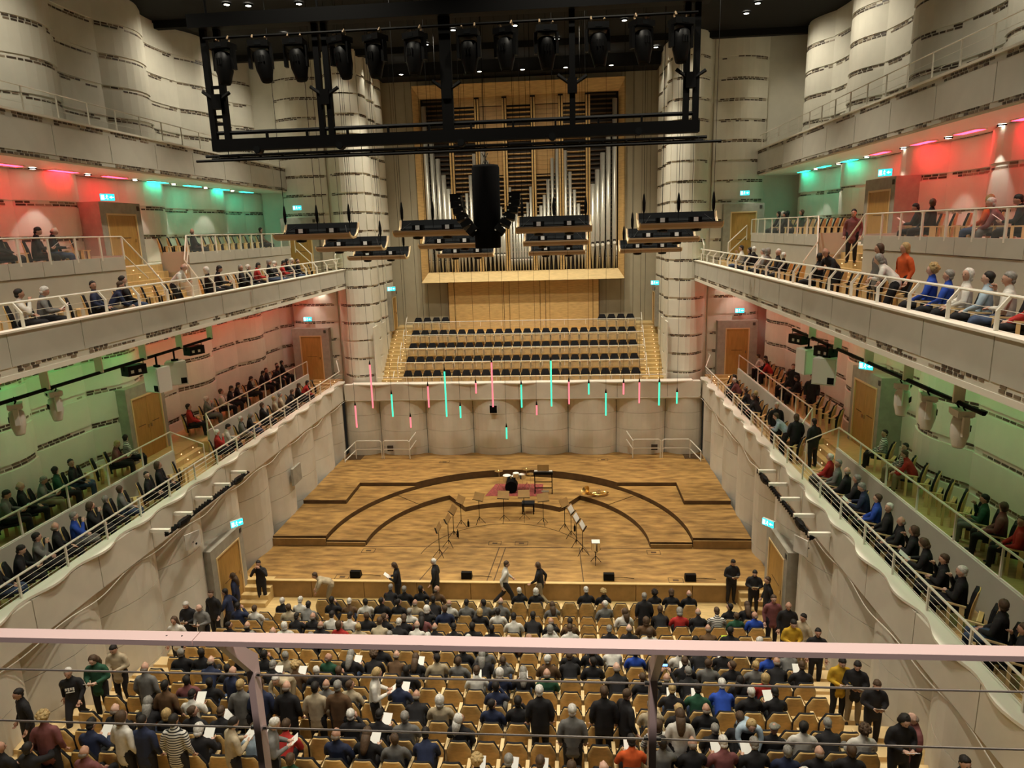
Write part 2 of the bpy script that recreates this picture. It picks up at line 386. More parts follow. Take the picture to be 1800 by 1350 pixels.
for i, (x, y) in enumerate([(-.46, 25.33), (.61, 25.34), (-5.43, 24.6), (5.74, 24.63), (6.25, 22.49), (-5.81, 22.48), (-3.9, 31.6+2), (4.3, 33.9)]):
    z = .857 if y < 31 else 1.422
    h = one('floor_hatch', 'dark_wood', lambda b: (b.box(x-.26, x+.26, y-.17, y-.15, z, z+.006), b.box(x-.26, x+.26, y+.15, y+.17, z, z+.006), b.box(x-.26, x-.24, y-.15, y+.15, z, z+.006), b.box(x+.24, x+.26, y-.15, y+.15, z, z+.006), b.box(x-.1, x+.1, y-.06, y+.06, z, z+.004)), stage)
for s in (-1, 1):                                   # steps up to the stage at both ends
    for k in range(4): boxo('stage_step', (s*8.95, 21.55+.26*k, .2+.082*(k+1)), (1.25, .27, .164*(k+1)), 'light_wood', stage)
    # well and handrails of the small stair at the back
    boxo('stair_well', (s*8.95, 34.35, 1.424), (.95, .75, .012), 'dark_wood', stage)
    rb = RailParts()
    for (xa, xb) in ((8.75, 7.35), (7.25, 5.85)):
        for z in (2.42, 1.95): rb.tube([(s*xa, 34.15, z-.08), (s*(xa-.08), 34.15, z), (s*(xb+.08), 34.15, z), (s*xb, 34.15, z-.08)], .028, 5)
        for x in (xa, xb): rb.tube([(s*x, 34.15, 1.42), (s*x, 34.15, 2.36)], .028, 5)
    rb.tube([(s*5.85, 34.15, 2.36), (s*5.55, 34.55, 2.75)], .028, 5); rb.tube([(s*5.85, 34.15, 1.9), (s*5.55, 34.55, 2.3)], .028, 5)
    rb.tube([(s*8.75, 34.15, 2.36), (s*9.2, 33.6, 1.95)], .028, 5); rb.tube([(s*8.75, 34.15, 1.9), (s*9.2, 33.6, 1.5)], .028, 5); rb.tube([(s*9.2, 33.6, 1.42), (s*9.2, 33.6, 1.95)], .028, 5)
    tag(rb.build('stair_handrail', 'rail_white'), f'white tubular handrail at the back {SIDE[s]} corner of the stage', 'handrail', 'handrails behind the stage')
    g = boxo('wall_grille', (s*7.0, 34.6, 1.85), (.32, .06, .3), 'groove'); tag(g, f'small dark square grille behind the {SIDE[s]} stage handrail', 'grille')
# ================================================================== BALCONIES
def bracketed_post(rb, x, y, z0, z1, tilt, s, n=(1, 0)):
    """flat post that cranks outward just under the handrail"""
    b = MB(); b.box(x-.03, x+.03, y-.018, y+.018, z0, z1-.22)
    vs = [(x-.03, y-.018, z1-.22), (x+.03, y-.018, z1-.22), (x+.03, y+.018, z1-.22), (x-.03, y+.018, z1-.22)]
    b.add(vs+[(q[0]+n[0]*tilt, q[1]+n[1]*tilt, z1) for q in vs], [(0,1,5,4),(1,2,6,5),(2,3,7,6),(3,0,4,7),(4,5,6,7)])
    rb.piece('post', b)
def segs(y0, y1, step):
    n = max(1, round((y1-y0)/step)); return [(y0+(y1-y0)*i/n, y0+(y1-y0)*(i+1)/n) for i in range(n)]
for s in (-1, 1):
    sd = SIDE[s]; rng = random.Random(21+s)
    X = lambda a, b: (min(s*a, s*b), max(s*a, s*b))
    def bx(b, xa, xb, y0, y1, z0, z1, mi=0): b.box(*X(xa, xb), y0, y1, z0, z1, mi)
    # ---- upper technical gallery
    g = struct(one('gallery', ['parapet', 'white_paint'], lambda b: (bx(b, 12.16, 14.6, 8, 37.6, 15.46, 15.75), bx(b, 12.078, 12.3, 8, 37.4, 15.46, 16.58), bx(b, 12.03, 12.34, 8, 37.4, 16.58, 16.64, 1), bx(b, 12.16, 14.6, 8, 37.6, 15.40, 15.455, 1))), f'grey panelled front of the {sd} upper gallery')
    tb = MB()
    for y0, y1 in segs(9.5, 37.4, 2.58):
        boxo('front_panel', (s*12.10, (y0+y1)/2, 16.0), (.08, y1-y0-.03, .84), 'parapet', g)
        for zz in (16.46, 15.49): tiles(tb, [(s*12.078, y0+.05), (s*12.078, y1-.05)], [Vector((-s, 0))]*2, zz, rng, rows=((.045, .75), (-.03, .8)), w0=.17, h=.055)
    tag(tb.build('mosaic_bricks', ['tile_dark', 'tile_mid', 'tile_light'], g, fix=False), None, None, None, 'stuff')
    rb = RailParts()
    for y0, y1 in segs(9.5, 37.4, 1.3): rb.box(*X(12.12, 12.16), y0-.012, y0+.012, 16.6, 17.3)
    rb.tube([(s*12.14, 9.5, 17.3), (s*12.14, 37.4, 17.3)], .018, 5)
    for z in (16.85, 17.07): rb.tube([(s*12.14, 9.5, z), (s*12.14, 37.4, z)], .006, 4)
    tag(rb.build('gallery_railing', 'rail_white'), f'thin pale wire railing on the {sd} upper gallery', 'railing')
    # ---- middle balcony: slab, panelled front, raised box row behind
    gaps = (21.1, 24.9) if s < 0 else (21.8, 25.7); gm = (gaps[0]+gaps[1])/2
    mb = struct(one('balcony', ['plaster', 'white_paint', 'light_wood'], lambda b: (bx(b, 9.06, 14.6, 5, 36.4, 10.46, 10.8, 0), bx(b, 8.978, 9.16, 5, 36.3, 10.47, 11.33), bx(b, 8.965, 9.2, 5, 36.3, 10.36, 10.47, 1), bx(b, 9.18, 11.4, 5, 36.3, 10.8, 10.815, 2),
        bx(b, 8.92, 9.18, 5, 36.3, 11.33, 11.37, 1), bx(b, 11.5, 14.6, 5, gaps[0], 10.8, 12.25), bx(b, 11.5, 14.6, gaps[1], 34.6, 10.8, 12.25), bx(b, 12.6, 14.6, gaps[0], gaps[1], 10.8, 12.25))), f'white {sd} middle balcony with a raised box row')
    tb = MB(); ysg = [13.13, 15.35, 17.67, 19.9, 22.2, 24.5, 26.85, 29.2, 31.6, 34.0, 36.25] if s < 0 else [10.81, 12.92, 15.12, 17.27, 19.41, 21.5, 23.69, 25.79, 28.0, 30.2, 32.4, 34.4, 36.25]
    ysg = [ysg[0]-4.4, ysg[0]-2.2]+ysg
    for y0, y1 in zip(ysg, ysg[1:]):
        boxo('front_panel', (s*9.0, (y0+y1)/2, 10.98), (.08, y1-y0-.03, .70), 'parapet', mb)
        tiles(tb, [(s*8.978, y0+.05), (s*8.978, y1-.05)], [Vector((-s, 0))]*2, 10.53, rng, rows=((.045, .8), (-.025, .85)), w0=.16, h=.05)
    tag(tb.build('mosaic_bricks', ['tile_dark', 'tile_mid', 'tile_light'], mb, fix=False), None, None, None, 'stuff')
    for (ya, yb) in ((9.4, gaps[0]), (gaps[1], 34.6)):
        for y0, y1 in segs(ya, yb, 1.22):
            boxo('box_panel', (s*11.46, (y0+y1)/2, 12.44), (.07, y1-y0-.025, .40), 'parapet', mb)
            boxo('box_panel', (s*11.47, (y0+y1)/2, 11.52), (.05, y1-y0-.0, 1.40), 'parapet', mb)
    for ye in (gaps[0], gaps[1]): boxo('box_cheek', (s*12.0, ye, 12.3), (1.0, .06, .76), 'parapet', mb)
    for k in range(6): boxo('balcony_step', (s*(11.55+.2*k), gm, 10.8+.12*(k+1)), (.22, 3.6, .24*(k+1)), 'light_wood', mb)
    for k in range(6):
        for yy in (gm-1.1, gm, gm+1.1):
            boxo('step_lamp', (s*(11.43+.2*k), yy, 10.8+.24*k+.12), (.012, .045, .03), 'step_light', mb)
    rb = RailParts()
    for y0, y1 in segs(5.5, 35.8, 1.36): bracketed_post(rb, s*9.08, y0, 11.37, 11.9, .17, s, (s, 0))
    rb.tube([(s*9.25, 5.5, 11.9), (s*9.25, 35.9, 11.9)], .028, 6)
    for z in (11.55, 11.7): rb.tube([(s*9.1, 5.5, z), (s*9.1, 35.9, z)], .006, 4)
    tag(rb.build('balcony_railing', 'rail_white'), f'white cranked-post railing along the {sd} middle balcony', 'railing')
    for i, (ya, yb) in enumerate(((9.4, gaps[0]), (gaps[1], 34.6))):
        rb = RailParts()
        for y0, y1 in segs(ya, yb, 1.1): rb.box(*X(11.42, 11.46), y0-.03, y0+.03, 12.55, 13.24)
        rb.box(*X(11.42, 11.46), yb-.03, yb+.03, 12.55, 13.24)
        rb.tube([(s*11.44, ya, 13.26), (s*11.44, yb, 13.26)], .022, 6)
        e = ya if i else yb; d = -1 if i else 1
        rb.tube([(s*11.44, e, 13.26), (s*11.2, e+d*.75, 12.4), (s*10.75, e+d*.8, 11.75)], .026, 5); rb.tube([(s*10.75, e+d*.8, 11.75), (s*10.75, e+d*.8, 10.85)], .026, 5)
        rb.tube([(s*11.44, e, 12.7), (s*11.2, e+d*.75, 11.9)], .02, 5)
        tag(rb.build('box_railing', 'rail_white'), f'white railing of the {"far" if i else "near"} raised box on the {sd} middle balcony', 'railing')
        one('box_glass', 'glass', lambda b: bx(b, 11.448, 11.454, ya+.05, yb-.05, 12.66, 13.22), mb)
    rb = RailParts()
    for (ya, yb) in ((34.7, 35.6),):
        rb.tube([(s*9.3, 35.0, 10.85), (s*9.3, 35.0, 12.1), (s*9.35, 35.9, 12.5), (s*9.35, 35.9, 11.2)], .03, 5); rb.tube([(s*9.3, 35.0, 11.6), (s*9.35, 35.9, 12.0)], .025, 5)
        rb.tube([(s*10.4, 34.7, 10.85), (s*10.4, 34.7, 12.2), (s*11.3, 34.9, 13.0), (s*11.3, 34.9, 12.3)], .03, 5); rb.tube([(s*10.4, 34.7, 11.7), (s*11.3, 34.9, 12.5)], .025, 5)
    tag(rb.build('stair_handrail', 'rail_white'), f'short white stair rails at the far end of the {sd} middle balcony', 'handrail')
    # ---- lower balcony: waved ledge, front row, raised back row
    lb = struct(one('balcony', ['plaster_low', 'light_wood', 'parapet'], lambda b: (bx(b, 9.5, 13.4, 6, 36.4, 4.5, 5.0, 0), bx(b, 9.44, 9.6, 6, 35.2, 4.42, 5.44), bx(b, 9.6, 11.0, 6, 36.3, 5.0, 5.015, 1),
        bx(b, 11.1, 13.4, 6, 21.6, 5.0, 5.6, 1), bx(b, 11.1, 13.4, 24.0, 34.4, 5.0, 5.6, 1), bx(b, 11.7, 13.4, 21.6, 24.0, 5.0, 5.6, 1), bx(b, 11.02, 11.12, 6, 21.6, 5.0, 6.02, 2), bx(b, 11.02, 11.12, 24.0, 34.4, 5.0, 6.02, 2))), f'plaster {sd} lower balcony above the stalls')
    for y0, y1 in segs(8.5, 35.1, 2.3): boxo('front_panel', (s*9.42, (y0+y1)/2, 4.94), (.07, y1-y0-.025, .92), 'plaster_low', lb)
    n = 160; pf = []; pb = []
    for i in range(n+1):
        y = 7+(35.0-7)*i/n; pf.append((s*(9.33+.085*math.sin(2*PI*y/1.75)-.04*math.sin(2*PI*y/3.5)), y)); pb.append((s*9.66, y))
    one('ledge', 'white_paint', lambda b: b.strip(pf, pb, 5.43, 5.49), lb)
    pf2 = [(s*(9.38+.05*math.sin(2*PI*p[1]/5.2)), p[1]) for p in pf]; zz = [4.38+.055*math.sin(2*PI*p[1]/2.6) for p in pf]
    one('lower_edge', 'plaster_low', lambda b: b.tube([(p[0], p[1], z) for p, z in zip(pf2, zz)], .012, 5), lb)
    rb = RailParts()
    for y0, y1 in segs(7, 34.9, 1.5): rb.box(*X(9.54, 9.58), y0-.022, y0+.022, 5.48, 6.0)
    rb.tube([(s*9.56, 7, 6.02), (s*9.56, 34.9, 6.02), (s*9.9, 35.6, 6.5), (s*9.9, 36.0, 6.5)], .026, 6)
    for z in (5.62, 5.75, 5.88): rb.tube([(s*9.56, 7, z), (s*9.56, 34.9, z)], .006, 4)
    tag(rb.build('balcony_railing', 'rail_white'), f'white post and wire railing along the {sd} lower balcony', 'railing')
    for i, (ya, yb) in enumerate(((6.5, 21.6), (24.0, 34.4))):
        rb = RailParts()
        for y0, y1 in segs(ya, yb, 1.7): rb.box(*X(11.05, 11.09), y0-.02, y0+.02, 6.0, 6.68)
        rb.box(*X(11.05, 11.09), yb-.02, yb+.02, 5.0, 6.68)
        e = ya if i else yb; d = -1 if i else 1
        rb.tube([(s*11.07, ya, 6.7), (s*11.07, yb, 6.7)], .026, 6); rb.tube([(s*11.07, e, 6.7), (s*10.35, e+d*.7, 6.05), (s*10.35, e+d*.7, 5.0)], .024, 5)
        rb.tube([(s*11.07, ya, 6.04), (s*11.07, yb, 6.04)], .018, 5)
        tag(rb.build('row_railing', 'rail_white'), f'white railing before the {"far" if i else "near"} back row of the {sd} lower balcony', 'railing')
    for k in range(3):
        boxo('balcony_step', (s*(11.2+.22*k), 22.8, 5.0+.1*(k+1)), (.24, 2.3, .2*(k+1)), 'light_wood', lb)
        for yy in (22.0, 22.8, 23.6): boxo('step_lamp', (s*(11.07+.22*k), yy, 5.1+.2*k), (.012, .04, .03), 'step_light', lb)
    for k in range(3):
        boxo('balcony_step', (s*10.5, 35.2+.28*k, 5.0+.07*(k+1)), (1.6, .3, .14*(k+1)), 'light_wood', lb)
        for xx in (10.1, 10.9): boxo('step_lamp', (s*xx, 35.04+.28*k, 5.07+.14*k), (.05, .012, .03), 'step_light', lb)
    # ---- coloured wash lamps and small spots in the soffits
    Ys = [14.4, 17.0, 19.6, 22.0, 24.6, 27.3, 29.9, 32.5, 35.1] if s < 0 else [13.1, 15.7, 18.3, 20.9, 23.4, 26.4, 29.1, 31.85, 34.4]
    for i, y in enumerate(Ys):
        c = 'red' if y < (26 if s < 0 else 27.5) else 'green'
        e = empty('wash_lamp', (s*13.65, y, 15.40), 0, f'glowing {c} wash lamp in the {sd} gallery soffit, {ORD[i+1]} from the viewer', 'wash lamp', 'colour wash lamps in the soffits')
        boxo('diffuser', (0, 0, -.025), (.24, 1.1, .03), 'lamp_'+c, e); 
        one('trim', 'white_paint', lambda b: (b.box(-.15, -.12, -.58, .58, -.03, 0), b.box(.12, .15, -.58, .58, -.03, 0), b.box(-.12, .12, .55, .58, -.03, 0), b.box(-.12, .12, -.58, -.55, -.03, 0)), e)
        if i+1 < len(Ys):
            ym = (y+Ys[i+1])/2
            e = empty('soffit_spot', (s*13.75, ym, 15.40), 0, f'small white spot in the {sd} gallery soffit, {ORD[i+1]} from the viewer', 'spot lamp', 'white spots in the soffits')
            link('lens', lampdisc, e, (0, 0, -.05), None, (.7, .7, .6)); link('ring', lampring, e, (0, 0, -.06), None, (.7, .7, .6))
            spot((s*13.3, ym, 15.25), (s*13.95, ym, 12.9), 80, 46, .35, .04, (1, .95, .86), 'soffit_spot_light')
    for i, y in enumerate([14, 16.6, 19.2, 21.8, 24.4, 27, 29.6, 32.2, 34.8]):
        c = 'green' if y < 23.5 else 'red'
        e = empty('wash_lamp', (s*11.75, y, 10.44), 0, f'glowing {c} wash lamp under the {sd} middle balcony, {ORD[i+1]} from the viewer', 'wash lamp', 'colour wash lamps in the soffits')
        boxo('diffuser', (0, 0, -.02), (.26, 1.0, .03), 'lamp_'+c+'_dim', e)
        e = empty('soffit_spot', (s*10.6, y+1.2, 10.45), 0, f'small round white lamp under the {sd} middle balcony, {ORD[i+1]} from the viewer', 'spot lamp', 'white spots in the soffits')
        link('lens', lampdisc, e, (0, 0, -.03)); link('ring', lampring, e, (0, 0, -.05))
        spot((s*10.6, y+1.2, 10.35), (s*11.4, y+1.2, 5), 46, 125, .8, .06, (1, .9, .75), 'soffit_spot_light')
# ---- choir terrace behind the stage
ct = struct(one('choir_terrace', 'light_wood', lambda b: (b.box(-7.7, 7.7, 35.1, 36.4, 4.5, 4.8),)), 'stepped wooden choir terrace behind the stage')
CROW = [(36.1+.85*i, 4.8+.62*i) for i in range(5)]
for i, (y, z) in enumerate(CROW): boxo('terrace_step', (0, y+.2, z-.5), (13.0, 1.05 if i < 4 else 1.3, 1.0), 'light_wood', ct)
for s in (-1, 1):
    for k in range(15):
        z = 4.9+.19*k; y = 35.6+.255*k
        boxo('stair_step', (s*7.05, y+.15, z-.4), (1.15, .29, .8), 'light_wood', ct)
        for xx in (6.75, 7.35): boxo('step_lamp', (s*xx, y, z-.07), (.04, .012, .03), 'step_light', ct)
    boxo('stair_landing', (s*7.05, 40.1, 7.6), (1.2, 1.1, .2), 'light_wood', ct)
    boxo('stair_cheek', (s*7.66, 37.6, 6.6), (.06, 4.6, 3.4), 'plaster', ct, (math.atan2(2.6, 3.8)*0, 0, 0))
par = struct(one('choir_parapet', ['plaster_low', 'white_paint'], lambda b: (b.box(-9.3, 9.3, 34.72, 35.1, 4.42, 5.32),)), 'plaster parapet in front of the choir seats')
for k in range(-4, 4):
    xa, xb = max(-9.3, k*2.54), min(9.3, (k+1)*2.54); boxo('front_panel', ((xa+xb)/2, 34.70, 4.93), (xb-xa-.025, .06, .82), 'plaster_low', par)
n = 90; pf = [(-8.9+17.8*i/n, 34.62-.07*math.cos(2*PI*(-8.9+17.8*i/n)/2.54*1)) for i in range(n+1)]
one('ledge', 'white_paint', lambda b: b.strip(pf, [(x, 35.15) for x, _ in pf], 5.32, 5.375), par)
boxo('lower_edge', (0, 34.68, 4.5), (18.4, .04, .03), 'white_paint', par)
for i, (y, z) in enumerate(CROW):
    yy = y-.62 if i else 35.12; xe = 6.75
    rb = RailParts(); zt = z+.78 if i else 5.62
    rb.tube([(-xe, yy, z), (-xe, yy, zt-.1), (-xe+.06, yy, zt), (xe-.06, yy, zt), (xe, yy, zt-.1), (xe, yy, z)] if i else [(-7.6, yy, zt), (7.6, yy, zt)], .02, 5)
    for k in range(-5, 6): rb.box(k*1.2-.008, k*1.2+.008, yy-.01, yy+.01, z+.5, zt)
    for s in (-1, 1): rb.tube([(s*xe, yy, zt-.1), (s*(xe+.0), yy+.45, zt+.28)], .02, 5)
    o = rb.build('choir_railing', 'rail_white'); tag(o, f'thin white rail before the {ORD[i+1]} choir row above the stage', 'railing', 'choir rails')
    g_ = one('glass_screen', 'glass', lambda b: b.box(-xe+.05, xe-.05, yy-.004, yy+.004, zt-.38, zt-.02), o); g_.location = -o.location
# ---- pipe organ
OY = 40.0
def ox(px): return (px-911.5)*.03285
def oz(py): return 10.27+(489-py)*.03165
org = empty('pipe_organ', (0, OY, 10.27), 0, 'large pipe organ in a pale wooden frame above the choir', 'organ')
def opart(name, mt, fn, smooth=False):
    b = MB(); fn(b); b.v = [(x, y-OY, z-10.27) for x, y, z in b.v]; return b.build(name, mt, org, smooth)
XI, XO, ZT, ZI = 5.5, 5.85, 20.98, 20.35
opart('case_back', 'organ_dark', lambda b: b.box(-5.6, 5.6, 40.5, 40.58, 10.4, 20.5))
for s in (-1, 1):
    opart('frame_side', 'organ_wood', lambda b: b.add([(s*XO, 39.9, 10.27), (s*XI, 40.25, 10.78), (s*XI, 40.25, ZI), (s*XO, 39.9, ZT), (s*XO, 40.6, 10.27), (s*XI, 40.6, 10.78), (s*XI, 40.6, ZI), (s*XO, 40.6, ZT)], [(0,1,2,3),(4,7,6,5),(0,3,7,4),(1,5,6,2),(0,4,5,1),(3,2,6,7)]))
opart('frame_top', 'organ_wood', lambda b: b.add([(-XO, 39.9, ZT), (XO, 39.9, ZT), (XI, 40.25, ZI), (-XI, 40.25, ZI), (-XO, 40.6, ZT), (XO, 40.6, ZT), (XI, 40.6, ZI), (-XI, 40.6, ZI)], [(0,1,2,3),(4,7,6,5),(0,4,5,1),(3,2,6,7),(0,3,7,4),(1,5,6,2)]))
for k in range(8):
    xa, xb = -1+k/4, -1+(k+1)/4
    opart('sill_board', 'light_wood', lambda b: b.add([(xa*XO, 39.65, 10.25), (xb*XO, 39.65, 10.25), (xb*XI, 40.2, 10.80), (xa*XI, 40.2, 10.80), (xa*XO, 40.2, 10.2), (xb*XO, 40.2, 10.2), (xb*XI, 40.5, 10.7), (xa*XI, 40.5, 10.7)], [(0,1,2,3),(4,7,6,5),(0,4,5,1),(3,2,6,7),(0,3,7,4),(1,5,6,2)]))
posts = [-3.82, -2.33, -.79, .79, 2.33, 3.82]
for x in posts:
    for d in (-.075, .075):
        opart('post', 'organ_wood', lambda b: b.tube([(x+d, 40.2, 10.8), (x+d, 40.2, 20.2)], .055, 6))
edges = [-5.5]+posts+[5.5]
for i in range(7):
    a, b_ = edges[i]+.14, edges[i+1]-.14; c = (a+b_)/2; w = b_-a
    kind = (2, 0, 1, 0, 1, 0, 2)[i]
    if kind != 2: boxo('header_board', (c, .4, oz(176)-10.27), (w, .05, .62), 'organ_wood', org)
    zz = oz(186 if kind != 2 else 170) - .05; k = 0
    while zz > 11.9:
        if kind == 1 and zz > oz(300): boxo('louvre_slat', (c, .42, zz-10.27-.1), (w, .05, .235), 'louvre_wood', org, (.12, 0, 0))
        else: boxo('louvre_slat', (c, .38, zz-10.27-.1), (w, .16, .03), 'louvre_dark' if kind == 2 else ('organ_wood' if k % 6 != 5 else 'louvre_wood'), org, (-.3, 0, 0))
        zz -= .245; k += 1
PIPES = {}
def pipe(x, ztop, r, zm, y=40.12):
    """one flue pipe: conical foot, flattened mouth, cylindrical body"""
    key = (round(ztop, 2), round(r, 3), round(zm, 2))
    if key not in PIPES:
        b = MB(); b.lathe([(.02, 10.80-10.27), (r, zm-10.27), (r, ztop-10.27)], n=10)
        PIPES[key] = (b.mesh('organ_pipe', 'pipe_tin', True), r)
    o = link('organ_pipe', PIPES[key][0], org, (x, y-OY, 0))
    m_ = one('pipe_mouth', 'organ_dark', lambda b: b.box(-r*.62, r*.62, -r*1.02, -r*.6, zm-10.27+.02, zm-10.27+r*1.3), o)
    l_ = one('pipe_lip', 'white_paint', lambda b: b.lathe([(r*.66, -r*1.06), (r*.66, -r*.9)], (0, 0, zm-10.27-r*.05), 8, 0, 'y'), o)
for s in (-1, 1):
    for x, t, zm in ((5.28, 184, 426), (4.93, 236, 427), (4.62, 272, 429), (4.33, 300, 429), (4.06, 324, 430)): pipe(s*x, oz(t), .135, oz(zm))
    for x, t in ((2.56, 266), (2.81, 302), (3.05, 333), (3.27, 357), (3.46, 376), (3.63, 392)): pipe(s*x, oz(t), .092, oz(441))
    for x, t in ((2.09, 262), (1.82, 278), (1.57, 314), (1.35, 340), (1.15, 358), (.98, 374)): pipe(s*x, oz(t), .092, oz(443))
    for x, t in ((.58, 325), (.4, 352), (.24, 372), (.08, 386)): pipe(s*x, oz(t), .07, oz(452))
    for k in range(9): pipe(s*(3.9+.19*k), oz(432), .05, oz(452), 40.36)
# wooden wall below the organ with three tall boards
ww = struct(one('wall_timber', 'dark_wood', lambda b: b.box(-4.45, 4.45, 40.3, 40.62, 4.6, 10.3)), 'honey coloured timber wall under the organ')
for a, b_ in ((-4.4, -4.08), (-4.05, -1.15), (-1.12, -.82), (-.79, .98), (1.01, 1.3), (1.33, 4.05), (4.08, 4.4)): boxo('timber_board', ((a+b_)/2, 40.28, 8.4), (b_-a, .05, 3.7), 'organ_wood', ww)
# ---- doors with stone surrounds
dn = [0]
def door(loc, rz, w, h, label, depth=.5, sur=.32, double=False, tall=None):
    dn[0] += 1
    d = struct(empty(f'door_{dn[0]}', loc, rz), label); H = tall or h+.38
    one('surround', 'stone', lambda b: (b.box(-w/2-sur, -w/2, -.02, depth, 0, H), b.box(w/2, w/2+sur, -.02, depth, 0, H), b.box(-w/2, w/2, -.02, depth, h, H)), d)
    one('frame', 'pale_wood', lambda b: (b.box(-w/2, -w/2+.06, -.035, .1, 0, h), b.box(w/2-.06, w/2, -.035, .1, 0, h), b.box(-w/2+.06, w/2-.06, -.035, .1, h-.06, h)), d)
    for k in range(2 if double else 1):
        ww_ = (w-.12)/(2 if double else 1); x = -w/2+.06+ww_*(k+.5)
        lf = boxo('leaf', (x, .03, (h-.06)/2), (ww_-.01, .05, h-.07), 'door_wood', d)
        link('handle', boxmesh(.03, .05, .12, 'chrome'), lf, (ww_*.4*(1 if k == 0 else -1), -.05, 0)); link('rail_line', boxmesh(ww_*.5, .01, .02, 'dark_wood'), lf, (0, -.03, .1))
    boxo('plaque', (w/2+sur*.5, -.03, h+.2), (.13, .02, .16), 'groove', d)
    return d
for s in (-1, 1):
    sd = SIDE[s]; q = PI/2*s*1
    door((s*11.35, 35.85, 11.35 if False else 10.82), 0, 1.28, 2.85, f'wooden door at the far end of the {sd} middle balcony', .8, .35)
    door((s*11.3, 35.85, 5.4), 0, 1.22, 2.45, f'wooden door at the far end of the {sd} lower balcony', .8, .4)
    rz = PI/2 if s < 0 else -PI/2
    door((s*13.2, 23.95 if s < 0 else 25.1, 12.25), rz, 1.7, 1.82, f'wooden door in the {sd} raised box wall', 1.1, .3)
    door((s*12.35, 22.5 if s < 0 else 22.9, 5.6), rz, 1.75, 2.25, f'tall double door behind the {sd} lower balcony', .8, .22, True)
    door((s*9.32, 21.15 if s < 0 else 21.4, .2), rz, 1.65, 2.45, f'wooden stalls door beside the stage on the {sd}', .9, .3)
    bx_ = door((s*7.45, 39.3, 7.62), rz, .9, 1.9, f'grey door box at the top of the {sd} choir stairs', .4, .3)
# ---- lit exit signs with a running figure
def exit_sign(loc, rz, where):
    e = empty('exit_sign', loc, rz, f'lit turquoise exit sign {where}', 'exit sign', 'lit exit signs')
    boxo('housing', (0, .045, 0), (.46, .07, .24), 'body_white', e); boxo('face', (0, 0, 0), (.44, .02, .22), 'sign_cyan', e)
    def fig(b):
        b.box(-.2, -.1, -.016, -.010, -.08, .08)                       # door shape
        b.box(.13, .2, -.016, -.010, -.012, .012); b.add([(.05, -.016, 0), (.13, -.016, -.05), (.13, -.016, .05)], [(0, 1, 2)])   # arrow
        b.ball((-.015, -.013, .065), (.018, .004, .018), 8)
        for p in ([(-.02, -.013, .045), (-.03, -.013, -.01)], [(-.03, -.013, -.01), (.01, -.013, -.04), (-.005, -.013, -.085)], [(-.03, -.013, -.01), (-.055, -.013, -.05), (-.085, -.013, -.05)], [(-.02, -.013, .04), (.02, -.013, .015)], [(-.02, -.013, .04), (-.055, -.013, .02)]): b.tube(p, .009, 4)
    one('pictogram', 'sign_white', fig, e)
for s in (-1, 1):
    sd = SIDE[s]; rz = PI/2 if s < 0 else -PI/2
    exit_sign((s*11.35, 35.8, 14.55), 0, f'over the far door of the {sd} middle balcony'); exit_sign((s*11.35, 35.8, 8.75), 0, f'over the far door of the {sd} lower balcony')
    exit_sign((s*13.1, 23.2 if s < 0 else 24.6, 14.6), rz*.55, f'above the door of the {sd} raised box'); exit_sign((s*12.2, 23.2 if s < 0 else 22.7, 8.45), rz*.55, f'above the double door of the {sd} lower balcony')
    exit_sign((s*9.1, 21.6 if s < 0 else 21.8, 3.35), rz*.6, f'above the {sd} stalls door'); exit_sign((s*7.42, 38.75, 10.03), rz*.25, f'above the {sd} choir stairs')
    spot((s*11.3, 34.9, 10.2), (s*11.3, 35.95, 8.3), 60, 70, .5, .05, (1, .9, .8), 'door_spot'); spot((s*11.9, 35.2, 15.2), (s*12.0, 36.0, 13), 45, 60, .5, .05, (1, .95, .85), 'door_spot')
# ================================================================== RIGGING OVER THE HALL
RY = 15.4
def P3(b, pts, r, n=5): b.tube(pts, r, n)
rig = empty('lighting_rig', (0, RY, 15.0), 0, 'big black hanging lighting frame across the top of the hall', 'lighting rig')
def rpart(name, fn, mt='steel_black'):
    b = MB(); fn(b); b.v = [(x, y-RY, z-15.0) for x, y, z in b.v]; return b.build(name, mt, rig)
rpart('lower_beam', lambda b: b.box(-5.2, 5.3, RY-.12, RY+.12, 14.98, 15.22)); rpart('beam_rail', lambda b: b.tube([(-5.1, RY, 15.36), (5.2, RY, 15.36)], .045, 6))
for k in range(12): rpart('rail_clip', lambda b: b.box(-4.9+k*.9, -4.86+k*.9, RY-.04, RY+.04, 15.2, 15.36))
rpart('upper_beam', lambda b: b.box(-5.4, 5.45, RY-.2, RY+.1, 17.45, 17.72)); rpart('upper_rail', lambda b: b.tube([(-5.1, RY-.15, 17.24), (5.2, RY-.15, 17.24)], .03, 6))
for x in (-5.16, -4.86, -2.72, -2.52, -.02, .1, 2.68, 5.02, 5.22): rpart('hanger_post', lambda b: b.box(x-.06, x+.06, RY-.06, RY+.06, 15.1, 17.5))
for z in (15.55, 15.7, 15.9, 16.3): rpart('ladder_rung', lambda b: b.box(-5.16, -4.86, RY-.03, RY+.03, z-.03, z+.03))
for x in (-5.0, -2.6, .04, 2.68, 5.1):
    rpart('clamp_arm', lambda b: (b.tube([(x-.3, RY-.05, 16.22), (x, RY-.05, 16.0), (x+.3, RY-.05, 16.18)], .04, 5), b.box(x-.1, x+.1, RY-.1, RY+.05, 15.85, 16.15)))
    rpart('chain', lambda b: b.tube([(x, RY-.1, 17.5), (x, RY-.1, 21.9)], .03, 5))
